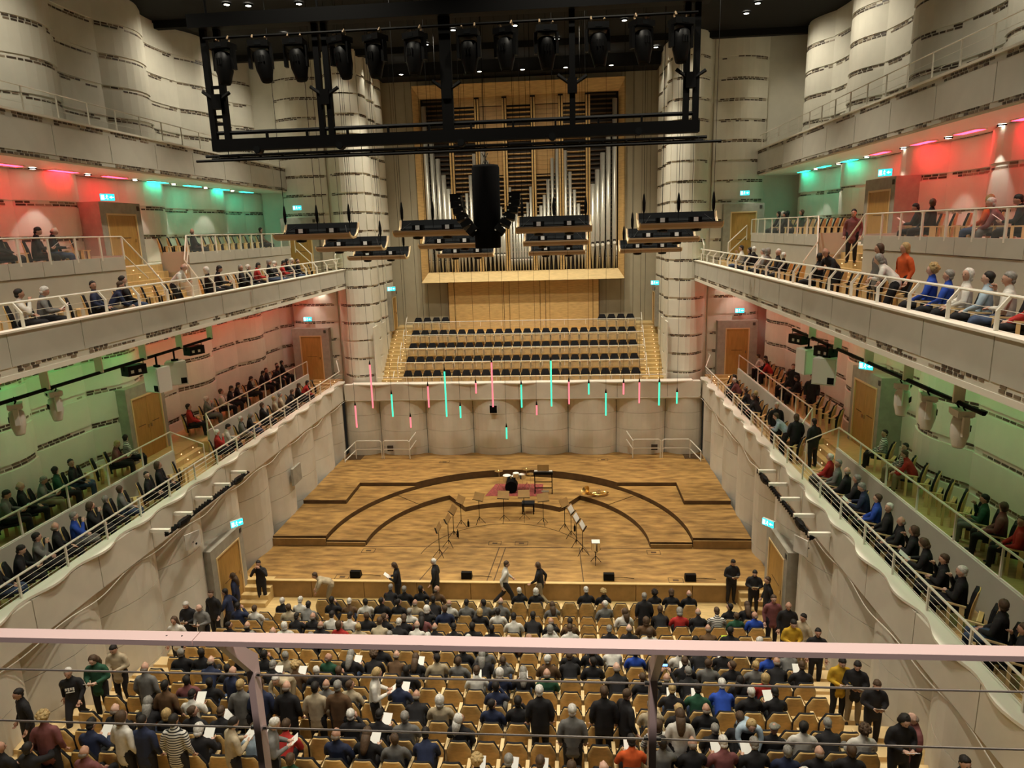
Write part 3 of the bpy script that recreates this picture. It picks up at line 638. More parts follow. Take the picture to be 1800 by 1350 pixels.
# second, longer bar with small fixtures
bar = empty('truss_bar', (0, RY, 14.8), 0, 'long thin black truss bar hanging below the lighting frame', 'truss')
def bpart(name, fn, mt='steel_black'):
    b = MB(); fn(b); b.v = [(x, y-RY, z-14.8) for x, y, z in b.v]; return b.build(name, mt, bar)
bpart('chord', lambda b: b.tube([(-5.6, RY-.1, 14.78), (5.75, RY-.1, 14.78)], .03, 6)); bpart('chord', lambda b: b.tube([(-5.5, RY+.15, 14.9), (5.5, RY+.15, 14.9)], .035, 6)); bpart('chord', lambda b: b.tube([(-5.3, RY+.02, 14.83), (5.4, RY+.02, 14.83)], .022, 6))
for k in range(22): bpart('lacing', lambda b: b.tube([(-5.3+k*.5, RY-.1, 14.78), (-5.15+k*.5, RY+.15, 14.9)], .012, 4))
for x in (-4.9, -4.3, -3.3, -2.9, -1.9, -.6, .7, 1.3, 2.1, 3.0, 4.0, 4.6): bpart('wire', lambda b: b.tube([(x, RY, 14.85), (x, RY, 15.0)], .008, 4))
for i, (x, z) in enumerate(((-4.2, 14.92), (-2.35, 14.94), (.3, 14.9), (2.25, 14.95), (4.05, 14.98))):
    e = empty('small_spotlight', (x, RY, z), 0, f'small black spotlight on the thin truss bar, {ORD[i+1]} from left', 'spotlight', 'small spotlights on the truss bar')
    one('can', 'black_plastic', lambda b: b.lathe([(.06, -.12), (.085, -.1), (.085, .08), (.05, .12)], (0, 0, .06), 10, 0, 'y'), e)
    one('yoke', 'steel_black', lambda b: b.tube([(-.12, 0, .05), (-.12, 0, .2), (.12, 0, .2), (.12, 0, .05)], .012, 4), e)
    one('lens', 'reflector_grey', lambda b: b.lathe([(.075, -.125), (.075, -.115)], (0, 0, .06), 10, 0, 'y'), e)
# moving heads on the frame (black) and under the balconies (white)
def moving_head(mt, hs=1.0):
    p = empty('moving_head', (0, 0, 0))
    one('base', mt, lambda b: (b.box(-.19, .19, -.15, .15, -.14, -.03), b.box(-.16, .16, -.13, .13, -.17, -.14)), p)
    for sx in (-1, 1): one('clamp', 'reflector_wood' if mt != 'body_white' else 'steel_black', lambda b: b.tube([(sx*.12, 0, -.03), (sx*.12, .04, .03), (sx*.12, 0, .09), (sx*.12, -.04, .03)], .018, 5), p)
    for sx in (-1, 1): one('yoke_arm', mt, lambda b: b.prism([(sx*.17, -.06), (sx*.225, -.05), (sx*.225, .05), (sx*.17, .06)], -.52, -.14), p)
    hd = one('head', mt, lambda b: b.lathe([(.10, -.20), (.15, -.24), (.165, -.38), (.16, -.55), (.13, -.66), (.115, -.74), (.10, -.78)], (0, 0, 0), 12), p, True)
    one('lens', 'reflector_grey', lambda b: b.lathe([(.095, -.775), (.09, -.79)], (0, 0, 0), 12), hd)
    one('vent', 'steel_black', lambda b: [b.box(-.06+k*.05, -.035+k*.05, -.172, -.155, -.46, -.34) for k in range(3)], hd)
    one('screen', 'reflector_grey', lambda b: b.box(-.06, .06, -.155, -.149, -.12, -.06), p)
    return p
mhb = moving_head('black_plastic'); used = [False]
MH = [(395, .0), (461, .25), (525, .2), (605, .25), (668, -.1), (738, 0), (831, 0), (895, .05), (964, .05), (1051, .1), (1124, .05), (1190, 0)]
for i, (px, tl) in enumerate(MH):
    o = mhb if i == 0 else copy_tree(mhb)
    x = -4.68+(px-395)*(9.55/795); o.location = (x, RY-.15, 17.16); o.scale = (1.12, 1.12, 1.08); o.rotation_euler = (0, 0, random.uniform(-.5, .5))
    for c in o.children:
        if c.name.startswith('head'): c.rotation_euler = (random.uniform(-.1, .15), -tl*.5, 0)
    tag(o, f'black moving head spotlight on the lighting frame, {ORD[i+1]} from left', 'spotlight', 'black moving heads on the frame')
# central loudspeaker cluster
def hang(name, mt, fn, label, cat, group=None, at=(0, 0, 0)):
    e = empty(name, at, 0, label, cat, group); return e
sp = empty('speaker_cluster', (0, 22.6, 12.55), 0, 'tall black cloth-covered loudspeaker column hanging at the hall centre', 'loudspeaker')
one('body', 'black_cloth', lambda b: b.lathe([(.38, 0), (.42, .03), (.44, 1.2), (.44, 2.5), (.40, 2.58)], (0, 0, 0), 16), sp, True)
one('hook', 'chrome', lambda b: (b.tube([(0, 0, 2.55), (0, 0, 3.0)], .03, 5), b.tube([(-.1, 0, 2.6), (.1, 0, 2.95)], .015, 4), b.tube([(.1, 0, 2.6), (-.1, 0, 2.95)], .015, 4)), sp)
one('cable', 'steel_black', lambda b: b.tube([(0, 0, 2.9), (0, 0, 9.4)], .015, 4), sp)
for s in (-1, 1):
    la = empty('line_array', (s*.93, 22.3, 13.0), 0, f'small curved black line array loudspeaker on the {SIDE[s]} of the cloth column', 'loudspeaker', 'line arrays beside the column')
    for k in range(6):
        a = .07*k*k*.35; zc = 1.12-.2*k; xo = -s*(.0+.02*k*k)
        boxo('cabinet', (xo, -.01*k, zc), (.34, .4, .185), 'black_plastic', la, (-.05*k, s*a*1.2, 0))
        boxo('badge', (xo-s*.12, -.205-.01*k, zc), (.05, .006, .03), 'body_white', la, (-.05*k, s*a*1.2, 0))
    one('bracket', 'steel_black', lambda b: (b.box(-.2, .2, -.03, .03, 1.22, 1.27), b.tube([(0, 0, 1.25), (0, 0, 8.9)], .008, 4)), la)
    one('cable_loop', 'steel_black', lambda b: b.tube([(-s*.2, .1, 1.0), (-s*.38, .1, .7), (-s*.3, .1, .35), (-s*.45, .1, .1)], .009, 4), la)
# acoustic reflectors hung over the stage
def reflector():
    p = empty('acoustic_reflector', (0, 0, 0)); prof = [(-.62, .06), (-.5, -.04), (-.25, -.1), (.05, -.08), (.3, .04), (.48, .2), (.58, .4)]
    def shell(b, x0, x1, up, dn):
        n = len(prof); vs = []
        for x in (x0, x1):
            for (y, z) in prof: vs += [(x, y, z+up), (x, y, z-dn)]
        fs = []
        for i in range(n-1):
            a, c = 2*i, 2*i+2; o = 2*n
            fs += [(a, c, o+c, o+a), (a+1, o+a+1, o+c+1, c+1), (a, a+1, c+1, c), (o+a, o+c, o+c+1, o+a+1)]
        fs += [(0, 2*n, 2*n+1, 1), (2*n-2, 2*n-1, 4*n-1, 4*n-2)]
        b.add(vs, fs)
    one('shell', 'reflector_wood', lambda b: shell(b, -1.33, 1.33, 0, .05), p); one('lining', 'reflector_grey', lambda b: shell(b, -1.28, 1.28, .02, .0), p)
    one('end_rim', 'pale_wood', lambda b: (shell(b, -1.36, -1.33, .03, .05), shell(b, 1.33, 1.36, .03, .05)), p)
    for x in (-.55, .55):
        bq = one('lamp_box', 'black_plastic', lambda b: (b.box(x-.2, x+.2, -.1, .2, -.06, .24),), p)
        one('label_plate', 'paper', lambda b: b.box(x-.075, x+.075, -.115, -.10, .09, .23), bq)
        one('downlight', 'black_plastic', lambda b: b.lathe([(.2, -.13), (.17, -.22), (.06, -.24)], (x, -.1, 0), 10), p)
    one('cross_bar', 'steel_black', lambda b: (b.box(-1.2, 1.2, -.02, .02, .1, .13), b.tube([(-1.2, -.4, .0), (-.9, .4, .32)], .012, 4), b.tube([(1.2, -.4, .0), (.9, .4, .32)], .012, 4)), p)
    for x in (-1.15, 0, 1.15):
        c = one('cable', 'steel_black', lambda b: b.tube([(x, .1, .1), (x, .1, 8.6)], .009, 4), p)
        one('cable_weight', 'steel_black', lambda b: b.lathe([(.012, .38), (.05, .5), (.06, .75), (.03, .98), (.01, 1.05)], (x, .1, 0), 8), p)
    return p
rf = reflector(); first = True; posn = ['far left', 'left centre', 'right centre', 'far right']
for c, xc in enumerate((-6.15, -2.05, 2.12, 6.3)):
    for k, (yy, zz) in enumerate(((24, 13.12), (28, 12.6), (32, 12.08))):
        o = rf if first else copy_tree(rf); first = False; o.location = (xc, yy, zz)
        if c in (1, 2): o.scale = (.94, 1, 1)
        for ch in o.children:
            if ch.name.startswith('cable') and 'weight' not in ch.name: ch.scale = (1, 1, (21.95-zz)/8.6)
        tag(o, f'curved wooden acoustic reflector, {posn[c]} group, {("nearest", "middle", "farthest")[k]} of three', 'reflector', 'acoustic reflectors over the stage')
# glowing light tubes hung over the stage
for i, (x, z, L, c) in enumerate([(-6.76,5.83,1.04,'p'),(-5.97,7.64,1.97,'p'),(-5.11,6.32,1.05,'g'),(-4.34,5.29,.52,'p'),(-3.49,6.66,.99,'p'),(-2.73,7.3,2.05,'g'),(-2.12,5.76,.57,'g'),(-1.4,6.78,.5,'p'),(-.69,7.66,1.99,'p'),(-.14,4.79,.56,'g'),(.55,6.68,1.05,'g'),(1.19,5.77,.48,'p'),(1.83,7.7,2.03,'g'),(2.58,6.78,1.02,'p'),(3.42,6.7,.52,'g'),(4.14,6.27,1.03,'g'),(4.88,6.7,.54,'p'),(5.54,6.72,.94,'p'),(6.37,6.71,1.04,'g'),(7.11,6.28,.54,'g')]):
    cn = 'pink' if c == 'p' else 'green'; sz = 'long' if L > 1.5 else ('medium' if L > .8 else 'short')
    e = empty('light_tube', (x, 28.5, z-L), 0, f'{sz} glowing {cn} light tube over the stage, {ORD[i+1]} from left', 'light tube', 'glowing tubes over the stage')
    one('tube', 'tube_'+cn, lambda b: b.tube([(0, 0, .02), (0, 0, L-.02)], .034, 8), e); one('cap', 'steel_black', lambda b: (b.lathe([(.042, L-.02), (.03, L+.06), (.008, L+.18)], (0, 0, 0), 8),), e); one('cable', 'steel_black', lambda b: b.tube([(0, 0, L+.1), (0, 0, 21.95-z+L)], .007, 4), e)
# ---- fixtures on the balcony fronts
mhw = moving_head('body_white'); firstw = True
for s in (-1, 1):
    sd = SIDE[s]; ya, yb = (12.0, 22.4) if s < 0 else (11.9, 22.0)
    e = empty('lighting_bar', (s*9.6, 0, 9.8), 0, f'black lighting bar hanging under the {sd} middle balcony', 'lighting bar')
    one('pipe', 'steel_black', lambda b: b.tube([(0, ya, 0), (0, yb, 0)], .045, 6), e)
    k = 0; y = ya+.8
    while y < yb: one('bracket', 'white_paint', lambda b: (b.box(-.1, .1, y-.02, y+.02, .0, .62),), e); y += 1.9
    one('cable', 'steel_black', lambda b: b.tube([(.03, ya+i*(yb-ya)/30, .03-.06*abs(math.sin(i*1.3))) for i in range(31)], .014, 4), e)
    ys = (13.73, 14.9) if s < 0 else (14.75, 13.7, 12.55)
    for i, y in enumerate(ys):
        o = mhw if firstw else copy_tree(mhw); firstw = False; o.location = (s*9.6, y, 9.74); o.rotation_euler = (0, 0, s*.9+.3*i); o.scale = (.95, .95, .95)
        tag(o, f'white moving head light under the {sd} middle balcony, {ORD[i+1]} from {"the viewer" if s < 0 else "the stage"}', 'spotlight', 'white moving heads under the balconies')
    for i, y in enumerate((18.0, 21.2) if s < 0 else (19.2, 21.4)):
        o = empty('flood_light', (s*9.6, y, 9.75), s*.4, f'black flood light on the {sd} balcony bar, {("nearer", "farther")[i]} one', 'flood light', 'flood lights on the bars')
        one('body', 'black_plastic', lambda b: b.box(-.16, .16, -.28, .28, -.3, -.02), o)
        one('lens', 'paper', lambda b: (b.box(-s*.165-.01, -s*.165+.01, -.2, -.12, -.22, -.14), b.box(-s*.165-.01, -s*.165+.01, .02, .1, -.22, -.14)), o); one('yoke', 'steel_black', lambda b: b.tube([(0, -.3, -.15), (0, -.3, .05), (0, .3, .05), (0, .3, -.15)], .015, 4), o)
    for i, y in enumerate((19.0, 19.95) if s < 0 else (20.4, 18.95)):
        o = empty('loudspeaker', (s*9.55, y, 8.75), -s*.55 if i else s*.35, f'white box loudspeaker hanging under the {sd} middle balcony, {("first", "second")[i]} of a pair', 'loudspeaker', 'white loudspeakers under the balconies')
        one('cabinet', 'body_white', lambda b: b.prism([(-.3, -.25), (.3, -.25), (.22, .25), (-.22, .25)], 0, .72), o)
        one('grille', 'drum_white', lambda b: b.box(-.27, .27, -.265, -.25, .03, .69), o); one('plate', 'steel_black', lambda b: b.box(.1, .27, -.272, -.262, .04, .22), o)
        one('mount', 'steel_black', lambda b: (b.tube([(0, 0, .72), (0, 0, 1.1)], .03, 5), b.box(-.1, .1, -.04, .04, .72, .78)), o)
    # narrow bar on white arms along the lower balcony front
    e = empty('front_light_bar', (s*8.85, 0, 5.05), 0, f'black cable-wrapped lamp bar on white arms on the {sd} lower balcony front', 'lighting bar')
    one('pipe', 'steel_black', lambda b: b.tube([(0, 17.2, -.06), (0, 22.3, -.06)], .06, 6), e)
    for i, y in enumerate((17.3, 18.5, 19.7, 20.9, 22.1)): one('arm', 'white_paint', lambda b: b.box(min(-s*.06, s*.5), max(-s*.06, s*.5), y-.05, y+.05, -.04, .06), e)
    one('cable', 'steel_black', lambda b: [b.tube([(.07*math.cos(i*2.1+p), 17.2+i*.17, -.06+.07*math.sin(i*2.1+p)) for i in range(31)], .026, 4) for p in (0, 2, 4)], e)
    one('cable_bundle', 'black_plastic', lambda b: [b.ball((0, y, -.08), (.11, .4, .13), 7) for y in (18.1, 21.6)], e)
    e = empty('wall_projector', (s*9.2, 19.0 if s < 0 else 18.9, 3.9), s*.5, f'small white bracketed lamp on the {sd} stalls wall', 'lamp'); one('panel', 'body_white', lambda b: b.box(-.04, .0, -.25, .25, -.2, .3), e); one('arm', 'steel_black', lambda b: (b.tube([(0, 0, 0), (s*.3, 0, -.1)], .03, 5), b.ball((s*.08, .1, -.1), .1, 7)), e)
mon = boxo('loudspeaker', (-1.35, 34.6, 4.0), (.4, .2, .42), 'black_plastic'); mon2 = boxo('rim', (0, -.1, 0), (.46, .03, .48), 'body_white', mon); tag(mon, 'small black square loudspeaker on the wall under the choir', 'loudspeaker')
boxo('front_mesh', (0, -.118, 0), (.38, .02, .40), 'black_cloth', mon)
boxo('wall_hatch', (-9.3, 27.5, 3.0), (.1, .9, .75), 'stone', bpy.data.objects['wall_stalls_left'])
# stage monitors along the front edge
for i, x in enumerate((-5.3, -1.2, 3.9, 6.75)):
    w = empty('stage_monitor', (x, 22.5, .87), 0, f'small black wedge monitor on the stage edge, {ORD[i+1]} from left', 'monitor', 'wedge monitors on the stage edge')
    one('cabinet', 'black_plastic', lambda b: b.add([(-.19, -.12, 0), (.19, -.12, 0), (.19, .16, 0), (-.19, .16, 0), (-.19, -.1, .24), (.19, -.1, .24), (.19, .05, .24), (-.19, .05, .24)], [(0,3,2,1),(4,5,6,7),(0,1,5,4),(1,2,6,5),(2,3,7,6),(3,0,4,7)]), w)
    one('grille', 'black_cloth', lambda b: b.add([(-.17, .158, .02), (.17, .158, .02), (.17, .062, .22), (-.17, .062, .22)], [(0, 1, 2, 3)]), w); one('cable', 'steel_black', lambda b: b.tube([(.18, .1, .02), (.5, .12, .01), (.9, .05, .01)], .01, 4), w)
# ---- foreground railing of the viewer's balcony
fr = empty('foreground_railing', (2.3, 1.84, 10.8), 0, 'pink-lit white steel railing with two wires right in front of the viewer', 'railing')
def fpart(name, fn, mt='rail_pink_lit'):
    b = MB(); fn(b); b.v = [(x-2.3, y-1.84, z-10.8) for x, y, z in b.v]; return b.build(name, mt, fr)
fpart('handrail', lambda b: b.box(-1.5, 1.325, 1.812, 1.862, 11.873, 11.891)); fpart('handrail', lambda b: b.box(1.328, 5.6, 1.812, 1.862, 11.873, 11.891)); fpart('joint_plate', lambda b: b.box(1.16, 1.34, 1.82, 1.855, 11.867, 11.873)); fpart('rail_screw', lambda b: [b.lathe([(.003, 0), (.003, .001)], (x, 1.837, 11.891), 6) for x in (1.23, 1.28)], 'groove')
for x in (-.0, 1.405, 2.76, 4.12):
    fpart('post', lambda b: (b.box(x-.012, x+.012, 1.985, 2.03, 10.75, 11.70), b.add([(x-.012, 1.985, 11.66), (x+.012, 1.985, 11.66), (x+.012, 2.03, 11.70), (x-.012, 2.03, 11.70), (x-.012, 1.818, 11.873), (x+.012, 1.818, 11.873), (x+.012, 1.86, 11.873), (x-.012, 1.86, 11.873)], [(0,1,5,4),(1,2,6,5),(2,3,7,6),(3,0,4,7),(4,5,6,7)])))
    fpart('wire_clamp', lambda b: [b.tube([(x-.028, 2.0, z), (x+.028, 2.0, z)], .008, 6) for z in (11.64, 11.43)], 'chrome')
for z in (11.64, 11.43): fpart('wire', lambda b: b.tube([(-1.5, 2.0, z), (5.6, 2.0, z)], .0035, 6), 'wire')
fpart('floor_edge', lambda b: b.box(-1.5, 5.6, 1.98, 2.04, 10.4, 10.76), 'parapet')
spot((2.4, .9, 15.2), (2.4, 1.85, 11.9), 400, 80, .6, .1, (1, .84, .78), 'soffit_spot_light')  # unseen spot added to light the top and front of the rail
# ================================================================== CHAIRS
def back_outline(b, yoff, grow, thick, mi=0):
    """reclined shell with chamfered shoulders: z levels with half widths, bowed in plan"""
    lev = [(.26, .225), (.40, .24), (.60, .25), (.70, .243), (.84, .185), (.91, .160), (.935, .135)]
    nx = 5; F = []; B = []
    for z, w in lev:
        w += grow; z = z+(grow if z > .6 else 0)
        for i in range(nx):
            x = -w+2*w*i/(nx-1); y = -.20-.13*(z-.3)-.05*(1-(x/.26)**2)+yoff
            F.append((x, y+thick/2, z)); B.append((x, y-thick/2, z))
    n = len(F); fs = []
    for r in range(len(lev)-1):
        for i in range(nx-1):
            a = r*nx+i; fs += [(a, a+1, a+nx+1, a+nx), (n+a, n+a+nx, n+a+nx+1, n+a+1)]
    for r in range(len(lev)-1):
        a = r*nx; fs += [(a, a+nx, n+a+nx, n+a), (a+nx-1, n+a+nx-1, n+a+2*nx-1, a+2*nx-1)]
    t = (len(lev)-1)*nx
    for i in range(nx-1): fs += [(t+i, t+i+1, n+t+i+1, n+t+i), (i, n+i, n+i+1, i+1)]
    b.add(F+B, fs, mi)
def chair_meshes():
    d = {}
    b = MB(); back_outline(b, -.03, 0, .02); d['backrest'] = b.mesh('backrest', 'chair_wood', True)
    b = MB(); back_outline(b, .010, .005, .05); d['back_pad'] = b.mesh('back_pad', 'upholstery')
    b = MB(); b.box(-.215, .215, -.12, -.05, .24, .64, 0); d['seat_up'] = b.mesh('seat', 'chair_wood')
    b = MB(); b.box(-.205, .205, -.13, -.125, .26, .62); b.box(-.225, -.19, -.05, -.03, .24, .64, 1); b.box(.19, .225, -.05, -.03, .24, .64, 1); b.box(-.19, .19, -.05, -.035, .60, .64, 1); d['seat_trim'] = b.mesh('seat_trim', ['upholstery', 'pale_wood'])
    b = MB(); b.box(-.22, .22, -.2, .24, .40, .455); d['seat_down'] = b.mesh('seat', 'upholstery')
    b = MB(); b.box(-.014, .014, -.17, -.08, 0, .60); b.box(-.02, .02, -.19, .16, .60, .63); b.box(-.014, .014, .06, .12, .0, .6); d['armrest'] = b.mesh('armrest', 'pale_wood')
    b = MB(); b.box(-.2, .2, -.12, -.07, .0, .34); d['pedestal'] = b.mesh('pedestal', 'upholstery')
    return d
CH = chair_meshes()
def chair(name, loc, rz, label, group, occupied=False, arms=(-1, 1)):
    e = empty(name, loc, rz, label, 'chair', group)
    link('backrest', CH['backrest'], e); link('back_pad', CH['back_pad'], e)
    if occupied: link('seat', CH['seat_down'], e)
    else:
        q = link('seat', CH['seat_up'], e); link('seat_trim', CH['seat_trim'], q)
    for a in arms: link('armrest', CH['armrest'], e, (a*.262, 0, 0))
    return e
OCC = [
(1, -7, 'g', 'k', ''), (1, -6, 'g', 'k', ''), (1, -5, 'd', 'k', ''), (1, -4, 'k', 'b', ''), (1, 1, 'w', 'k', ''), (1, 2, 'w', 'k', ''), (1, 5, 'w', 'k', ''), (1, 6, 'l', 'k', ''), (1, 9, 'd', 'k', 'C'), (1, 10, 'b', 'k', ''), (1, 11, 'k', 'k', ''),
(2, -13, 'w', 'k', ''), (2, -12, 'w', 'w', ''), (2, -10, 'd', 'k', ''), (2, -9, 'w', 'b', ''), (2, -8, 'd', 'w', ''), (2, -7, 'd', 'k', ''), (2, -6, 'd', 'k', ''), (2, -5, 'k', 't', ''), (2, -4, 'd', 'k', ''), (2, -3, 'k', 'w', ''), (2, -2, 'd', 'g', ''), (2, -1, 'd', 'g', ''), (2, 0, 'k', 'g', ''), (2, 3, 'b', 'g', 'L'), (2, 6, 'w', 'g', ''), (2, 13, 'd', 'k', ''), (2, 14, 'b', 'k', 'L'),
(3, -15, 'd', 'n', ''), (3, -14, 'b', 'w', ''), (3, -12, 'b', 't', ''), (3, -11, 'd', 'g', ''), (3, -5, 'g', 'w', ''), (3, -4, 'w', 'k', ''), (3, -3, 'b', 'n', ''), (3, -1, 'l', 'k', ''), (3, 0, 'd', 'w', ''), (3, 7, 'b', 'w', 'L'), (3, 9, 'b', 'k', ''), (3, 10, 'g', 'r', ''), (3, 11, 'k', 'k', ''), (3, 12, 'b', 's', ''), (3, 13, 'b', 'e', ''), (3, 14, 'k', 'u', ''),
(4, -11, 'd', 'k', ''), (4, -10, 'k', 'k', ''), (4, -9, 'd', 'w', ''), (4, -8, 'd', 'w', ''), (4, -7, 'b', 'k', ''), (4, -6, 'b', 'k', ''), (4, -5, 'b', 'k', ''), (4, -4, 'd', 'm', 'L'), (4, 1, 'd', 'w', ''), (4, 2, 'd', 'k', ''), (4, 3, 'k', 'k', ''), (4, 4, 'd', 'b', ''), (4, 8, 'b', 'b', ''),
(5, -14, 'd', 'k', ''), (5, -13, 'k', 'k', ''), (5, -11, 'w', 'w', ''), (5, -9, 'k', 'k', ''), (5, -8, 'b', 'r', ''), (5, -7, 'l', 't', ''), (5, -6, 'b', 't', ''), (5, -5, 'w', 'k', ''), (5, -4, 'k', 'w', ''), (5, -3, 'k', 'k', ''), (5, -2, 'd', 'k', ''), (5, -1, 'd', 'k', ''), (5, 0, 'd', 'k', ''), (5, 3, 'g', 'w', ''), (5, 4, 'b', 'w', ''), (5, 6, 'g', 'k', ''), (5, 7, 'k', 'k', ''), (5, 8, 'b', 'w', ''), (5, 11, 'k', 'b', ''), (5, 12, 'd', 'k', ''),
(6, -12, 'g', 'g', ''), (6, -11, 'k', 'w', ''), (6, -9, 'g', 'k', ''), (6, -5, 'g', 't', ''), (6, -3, 'w', 'k', ''), (6, -1, 'w', 'k', ''), (6, 1, 'k', 'b', ''), (6, 2, 'k', 'b', ''), (6, 10, 'd', 'k', ''), (6, 13, 'w', 'k', ''),
(7, -5, 'd', 'k', ''), (7, -1, 'b', 'k', ''), (7, 0, 'g', 'g', ''), (7, 4, 'g', 'k', ''), (7, 5, 'b', 'k', ''), (7, 6, 'd', 'w', ''), (7, 7, 'd', 'u', ''), (7, 8, 'b', 'k', ''), (7, 9, 'b', 'w', ''), (7, 10, 'w', 'k', ''), (7, 11, 'l', 'k', ''), (7, 13, 'd', 'u', ''), (7, 14, 'g', 'g', ''),
(8, -14, 'g', 'k', ''), (8, -13, 'd', 'k', ''), (8, -11, 'w', 'k', ''), (8, -10, 'd', 'k', ''), (8, -9, 'g', 't', ''), (8, -7, 'k', 'e', ''), (8, -6, 'g', 'k', 'L'), (8, -5, 'b', 'k', 'C'), (8, -4, 'k', 'b', ''), (8, -3, 'b', 'k', 'L'), (8, -2, 'd', 't', ''), (8, -1, 'b', 'g', ''), (8, 0, 'g', 'k', 'L'), (8, 1, 'b', 'g', ''), (8, 3, 'w', 'b', ''), (8, 4, 'b', 'k', ''), (8, 5, 'd', 'k', ''), (8, 9, 'b', 'k', ''), (8, 10, 'b', 'g', ''), (8, 11, 'b', 'k', ''), (8, 12, 'l', 'g', ''), (8, 13, 'k', 'k', ''), (8, 14, 'b', 'k', ''),
(9, -12, 'k', 'n', ''), (9, -11, 'd', 'k', ''), (9, -9, 'g', 'k', ''), (9, -8, 'l', 'b', 'C'), (9, -7, 'w', 'k', ''), (9, -6, 'b', 'k', ''), (9, -3, 'd', 'k', ''), (9, 0, 'b', 'w', ''), (9, 1, 'w', 'n', ''), (9, 2, 'g', 'k', 'L'), (9, 3, 'k', 'e', ''), (9, 6, 'k', 'k', ''), (9, 7, 'b', 'k', ''), (9, 8, 'k', 'k', 'P'), (9, 9, 'g', 'k', ''), (9, 11, 'd', 'k', 'L'), (9, 12, 'l', 'r', ''),
(10, -12, 'd', 'm', ''), (10, -11, 'd', 'k', ''), (10, -9, 'd', 'n', ''), (10, -6, 'k', 'g', ''), (10, -5, 'b', 't', ''), (10, -3, 'd', 'n', ''), (10, 1, 'd', 'n', ''), (10, 8, 'l', 'k', ''), (10, 9, 'd', 'e', ''), (10, 10, 'w', 'u', ''), (10, 11, 'w', 'k', ''), (10, 12, 'd', 'k', ''),
(11, -11, 'd', 'w', ''), (11, -2, 'k', 'k', ''), (11, -1, 'w', 't', ''), (11, 1, 'd', 'n', ''), (11, 2, 'd', 'k', ''), (11, 7, 'g', 't', ''), (11, 8, 'l', 'k', ''), (11, 9, 'k', 'k', ''),
(12, -13, 'k', 'k', ''), (12, -12, 'g', 'k', 'L'), (12, -11, 'l', 'k', ''), (12, -10, 'b', 'k', ''), (12, -9, 'b', 'k', ''), (12, -4, 'w', 'k', ''), (12, -3, 'd', 'k', ''), (12, -2, 'g', 'g', ''), (12, 0, 'w', 'k', 'L'), (12, 7, 'b', 's', ''), (12, 9, 'g', 'k', ''), (12, 10, 'b', 'k', ''), (12, 11, 'h', 'k', ''), (12, 12, 'd', 'w', ''), (12, 13, 'g', 'k', ''), (12, 14, 'b', 'w', 'C'),
(13, -13, 'd', 'n', ''), (13, -9, 'w', 'k', ''), (13, -7, 'b', 'v', ''), (13, -6, 'b', 'r', ''), (13, -4, 'k', 'n', ''), (13, -3, 'b', 'k', 'L'), (13, -2, 'b', 'g', ''), (13, -1, 'd', 'n', ''), (13, 6, 'd', 'o', ''), (13, 7, 'd', 'g', ''), (13, 8, 'k', 'k', ''), (13, 9, 'w', 'm', ''), (13, 10, 'g', 'k', ''), (13, 11, 'g', 'n', ''), (13, 12, 'k', 'k', ''), (13, 13, 'b', 'k', ''),
(14, -15, 'k', 'k', ''), (14, -14, 'd', 'k', 'P'), (14, -12, 'k', 'm', ''), (14, -5, 'b', 'e', ''), (14, 1, 'l', 'k', ''), (14, 2, 'g', 'k', ''), (14, 3, 'b', 'k', ''), (14, 4, 'b', 'k', ''), (14, 5, 'k', 'k', ''), (14, 11, 'w', 'g', '')]
occ = {}
for r, i, hr, tp, st in OCC: occ[(r, i)] = (hr, tp, st)
SP = .555
far = MB()
for r in range(1, 14):
    y, z = row_pos(r); lo, hi = (-11, 11) if r == 1 else (-15, 14)
    for i in range(lo, hi+1):
        x = (i+.5)*SP; oc = (r, i) in occ
        if r in (2, 3):                              # these two rows show least: one joined mass
            for part, mi in (('backrest', 0), ('back_pad', 1), ('seat_down' if oc else 'seat_up', 1 if oc else 0), ('armrest', 2)):
                me = CH[part]; dx = -.262 if part == 'armrest' else 0
                far.add([(v.co.x+x+dx, v.co.y+y+.26, v.co.z+z) for v in me.vertices], [tuple(p.vertices) for p in me.polygons], mi)
            continue
        chair('stalls_chair', (x, y+.26, z), 0, f'{"occupied" if oc else "empty"} wooden stalls chair, {ORD[r]} row from the stage, {ORD[i-lo+1]} seat from left', 'stalls chairs', oc)
tag(far.build('chair_rows', ['chair_wood', 'upholstery', 'pale_wood'], None, fix=False), 'wooden chairs of the second and third stalls rows from the stage', 'chairs', None, 'stuff')
for i, (y, z) in enumerate(CROW):
    for k in range(24):
        if i == 4 and 4 <= k < 20: continue
        chair('choir_chair', ((k-11.5)*.537, y-.05, z), PI, f'empty black padded choir chair, {ORD[i+1]} row above the stage, {ORD[k+1]} from left', 'choir chairs')
# side balconies: rows of chairs turned towards the stage
BAL = {('low', 1): (10.25, 5.0), ('low', 2): (12.0, 5.6), ('mid', 1): (9.95, 10.81), ('box', 1): (12.35, 12.25)}
BLAB = {('low', 1): 'front row of the {} lower balcony', ('low', 2): 'back row of the {} lower balcony', ('mid', 1): 'front row of the {} middle balcony', ('box', 1): 'raised box of the {} middle balcony'}
def bal_rows(s):
    gap = (21.1, 24.9) if s < 0 else (21.8, 25.7)
    return {('low', 1): [(11.2, 21.4), (23.2, 34.0)], ('low', 2): [(13.0, 21.0), (24.6, 34.0)], ('mid', 1): [(10.4, 21.6), (23.4, 34.0)] , ('box', 1): [(14.2, gap[0]-.3), (gap[1]+.3, 34.2)]}
BSEATS = {}
TURN = .62
for s in (-1, 1):
    for key, rngs in bal_rows(s).items():
        xx, zz = BAL[key]; ys = []
        for a, b_ in rngs:
            y = a
            while y < b_: ys.append(y); y += .64
        BSEATS[(s,)+key] = ys
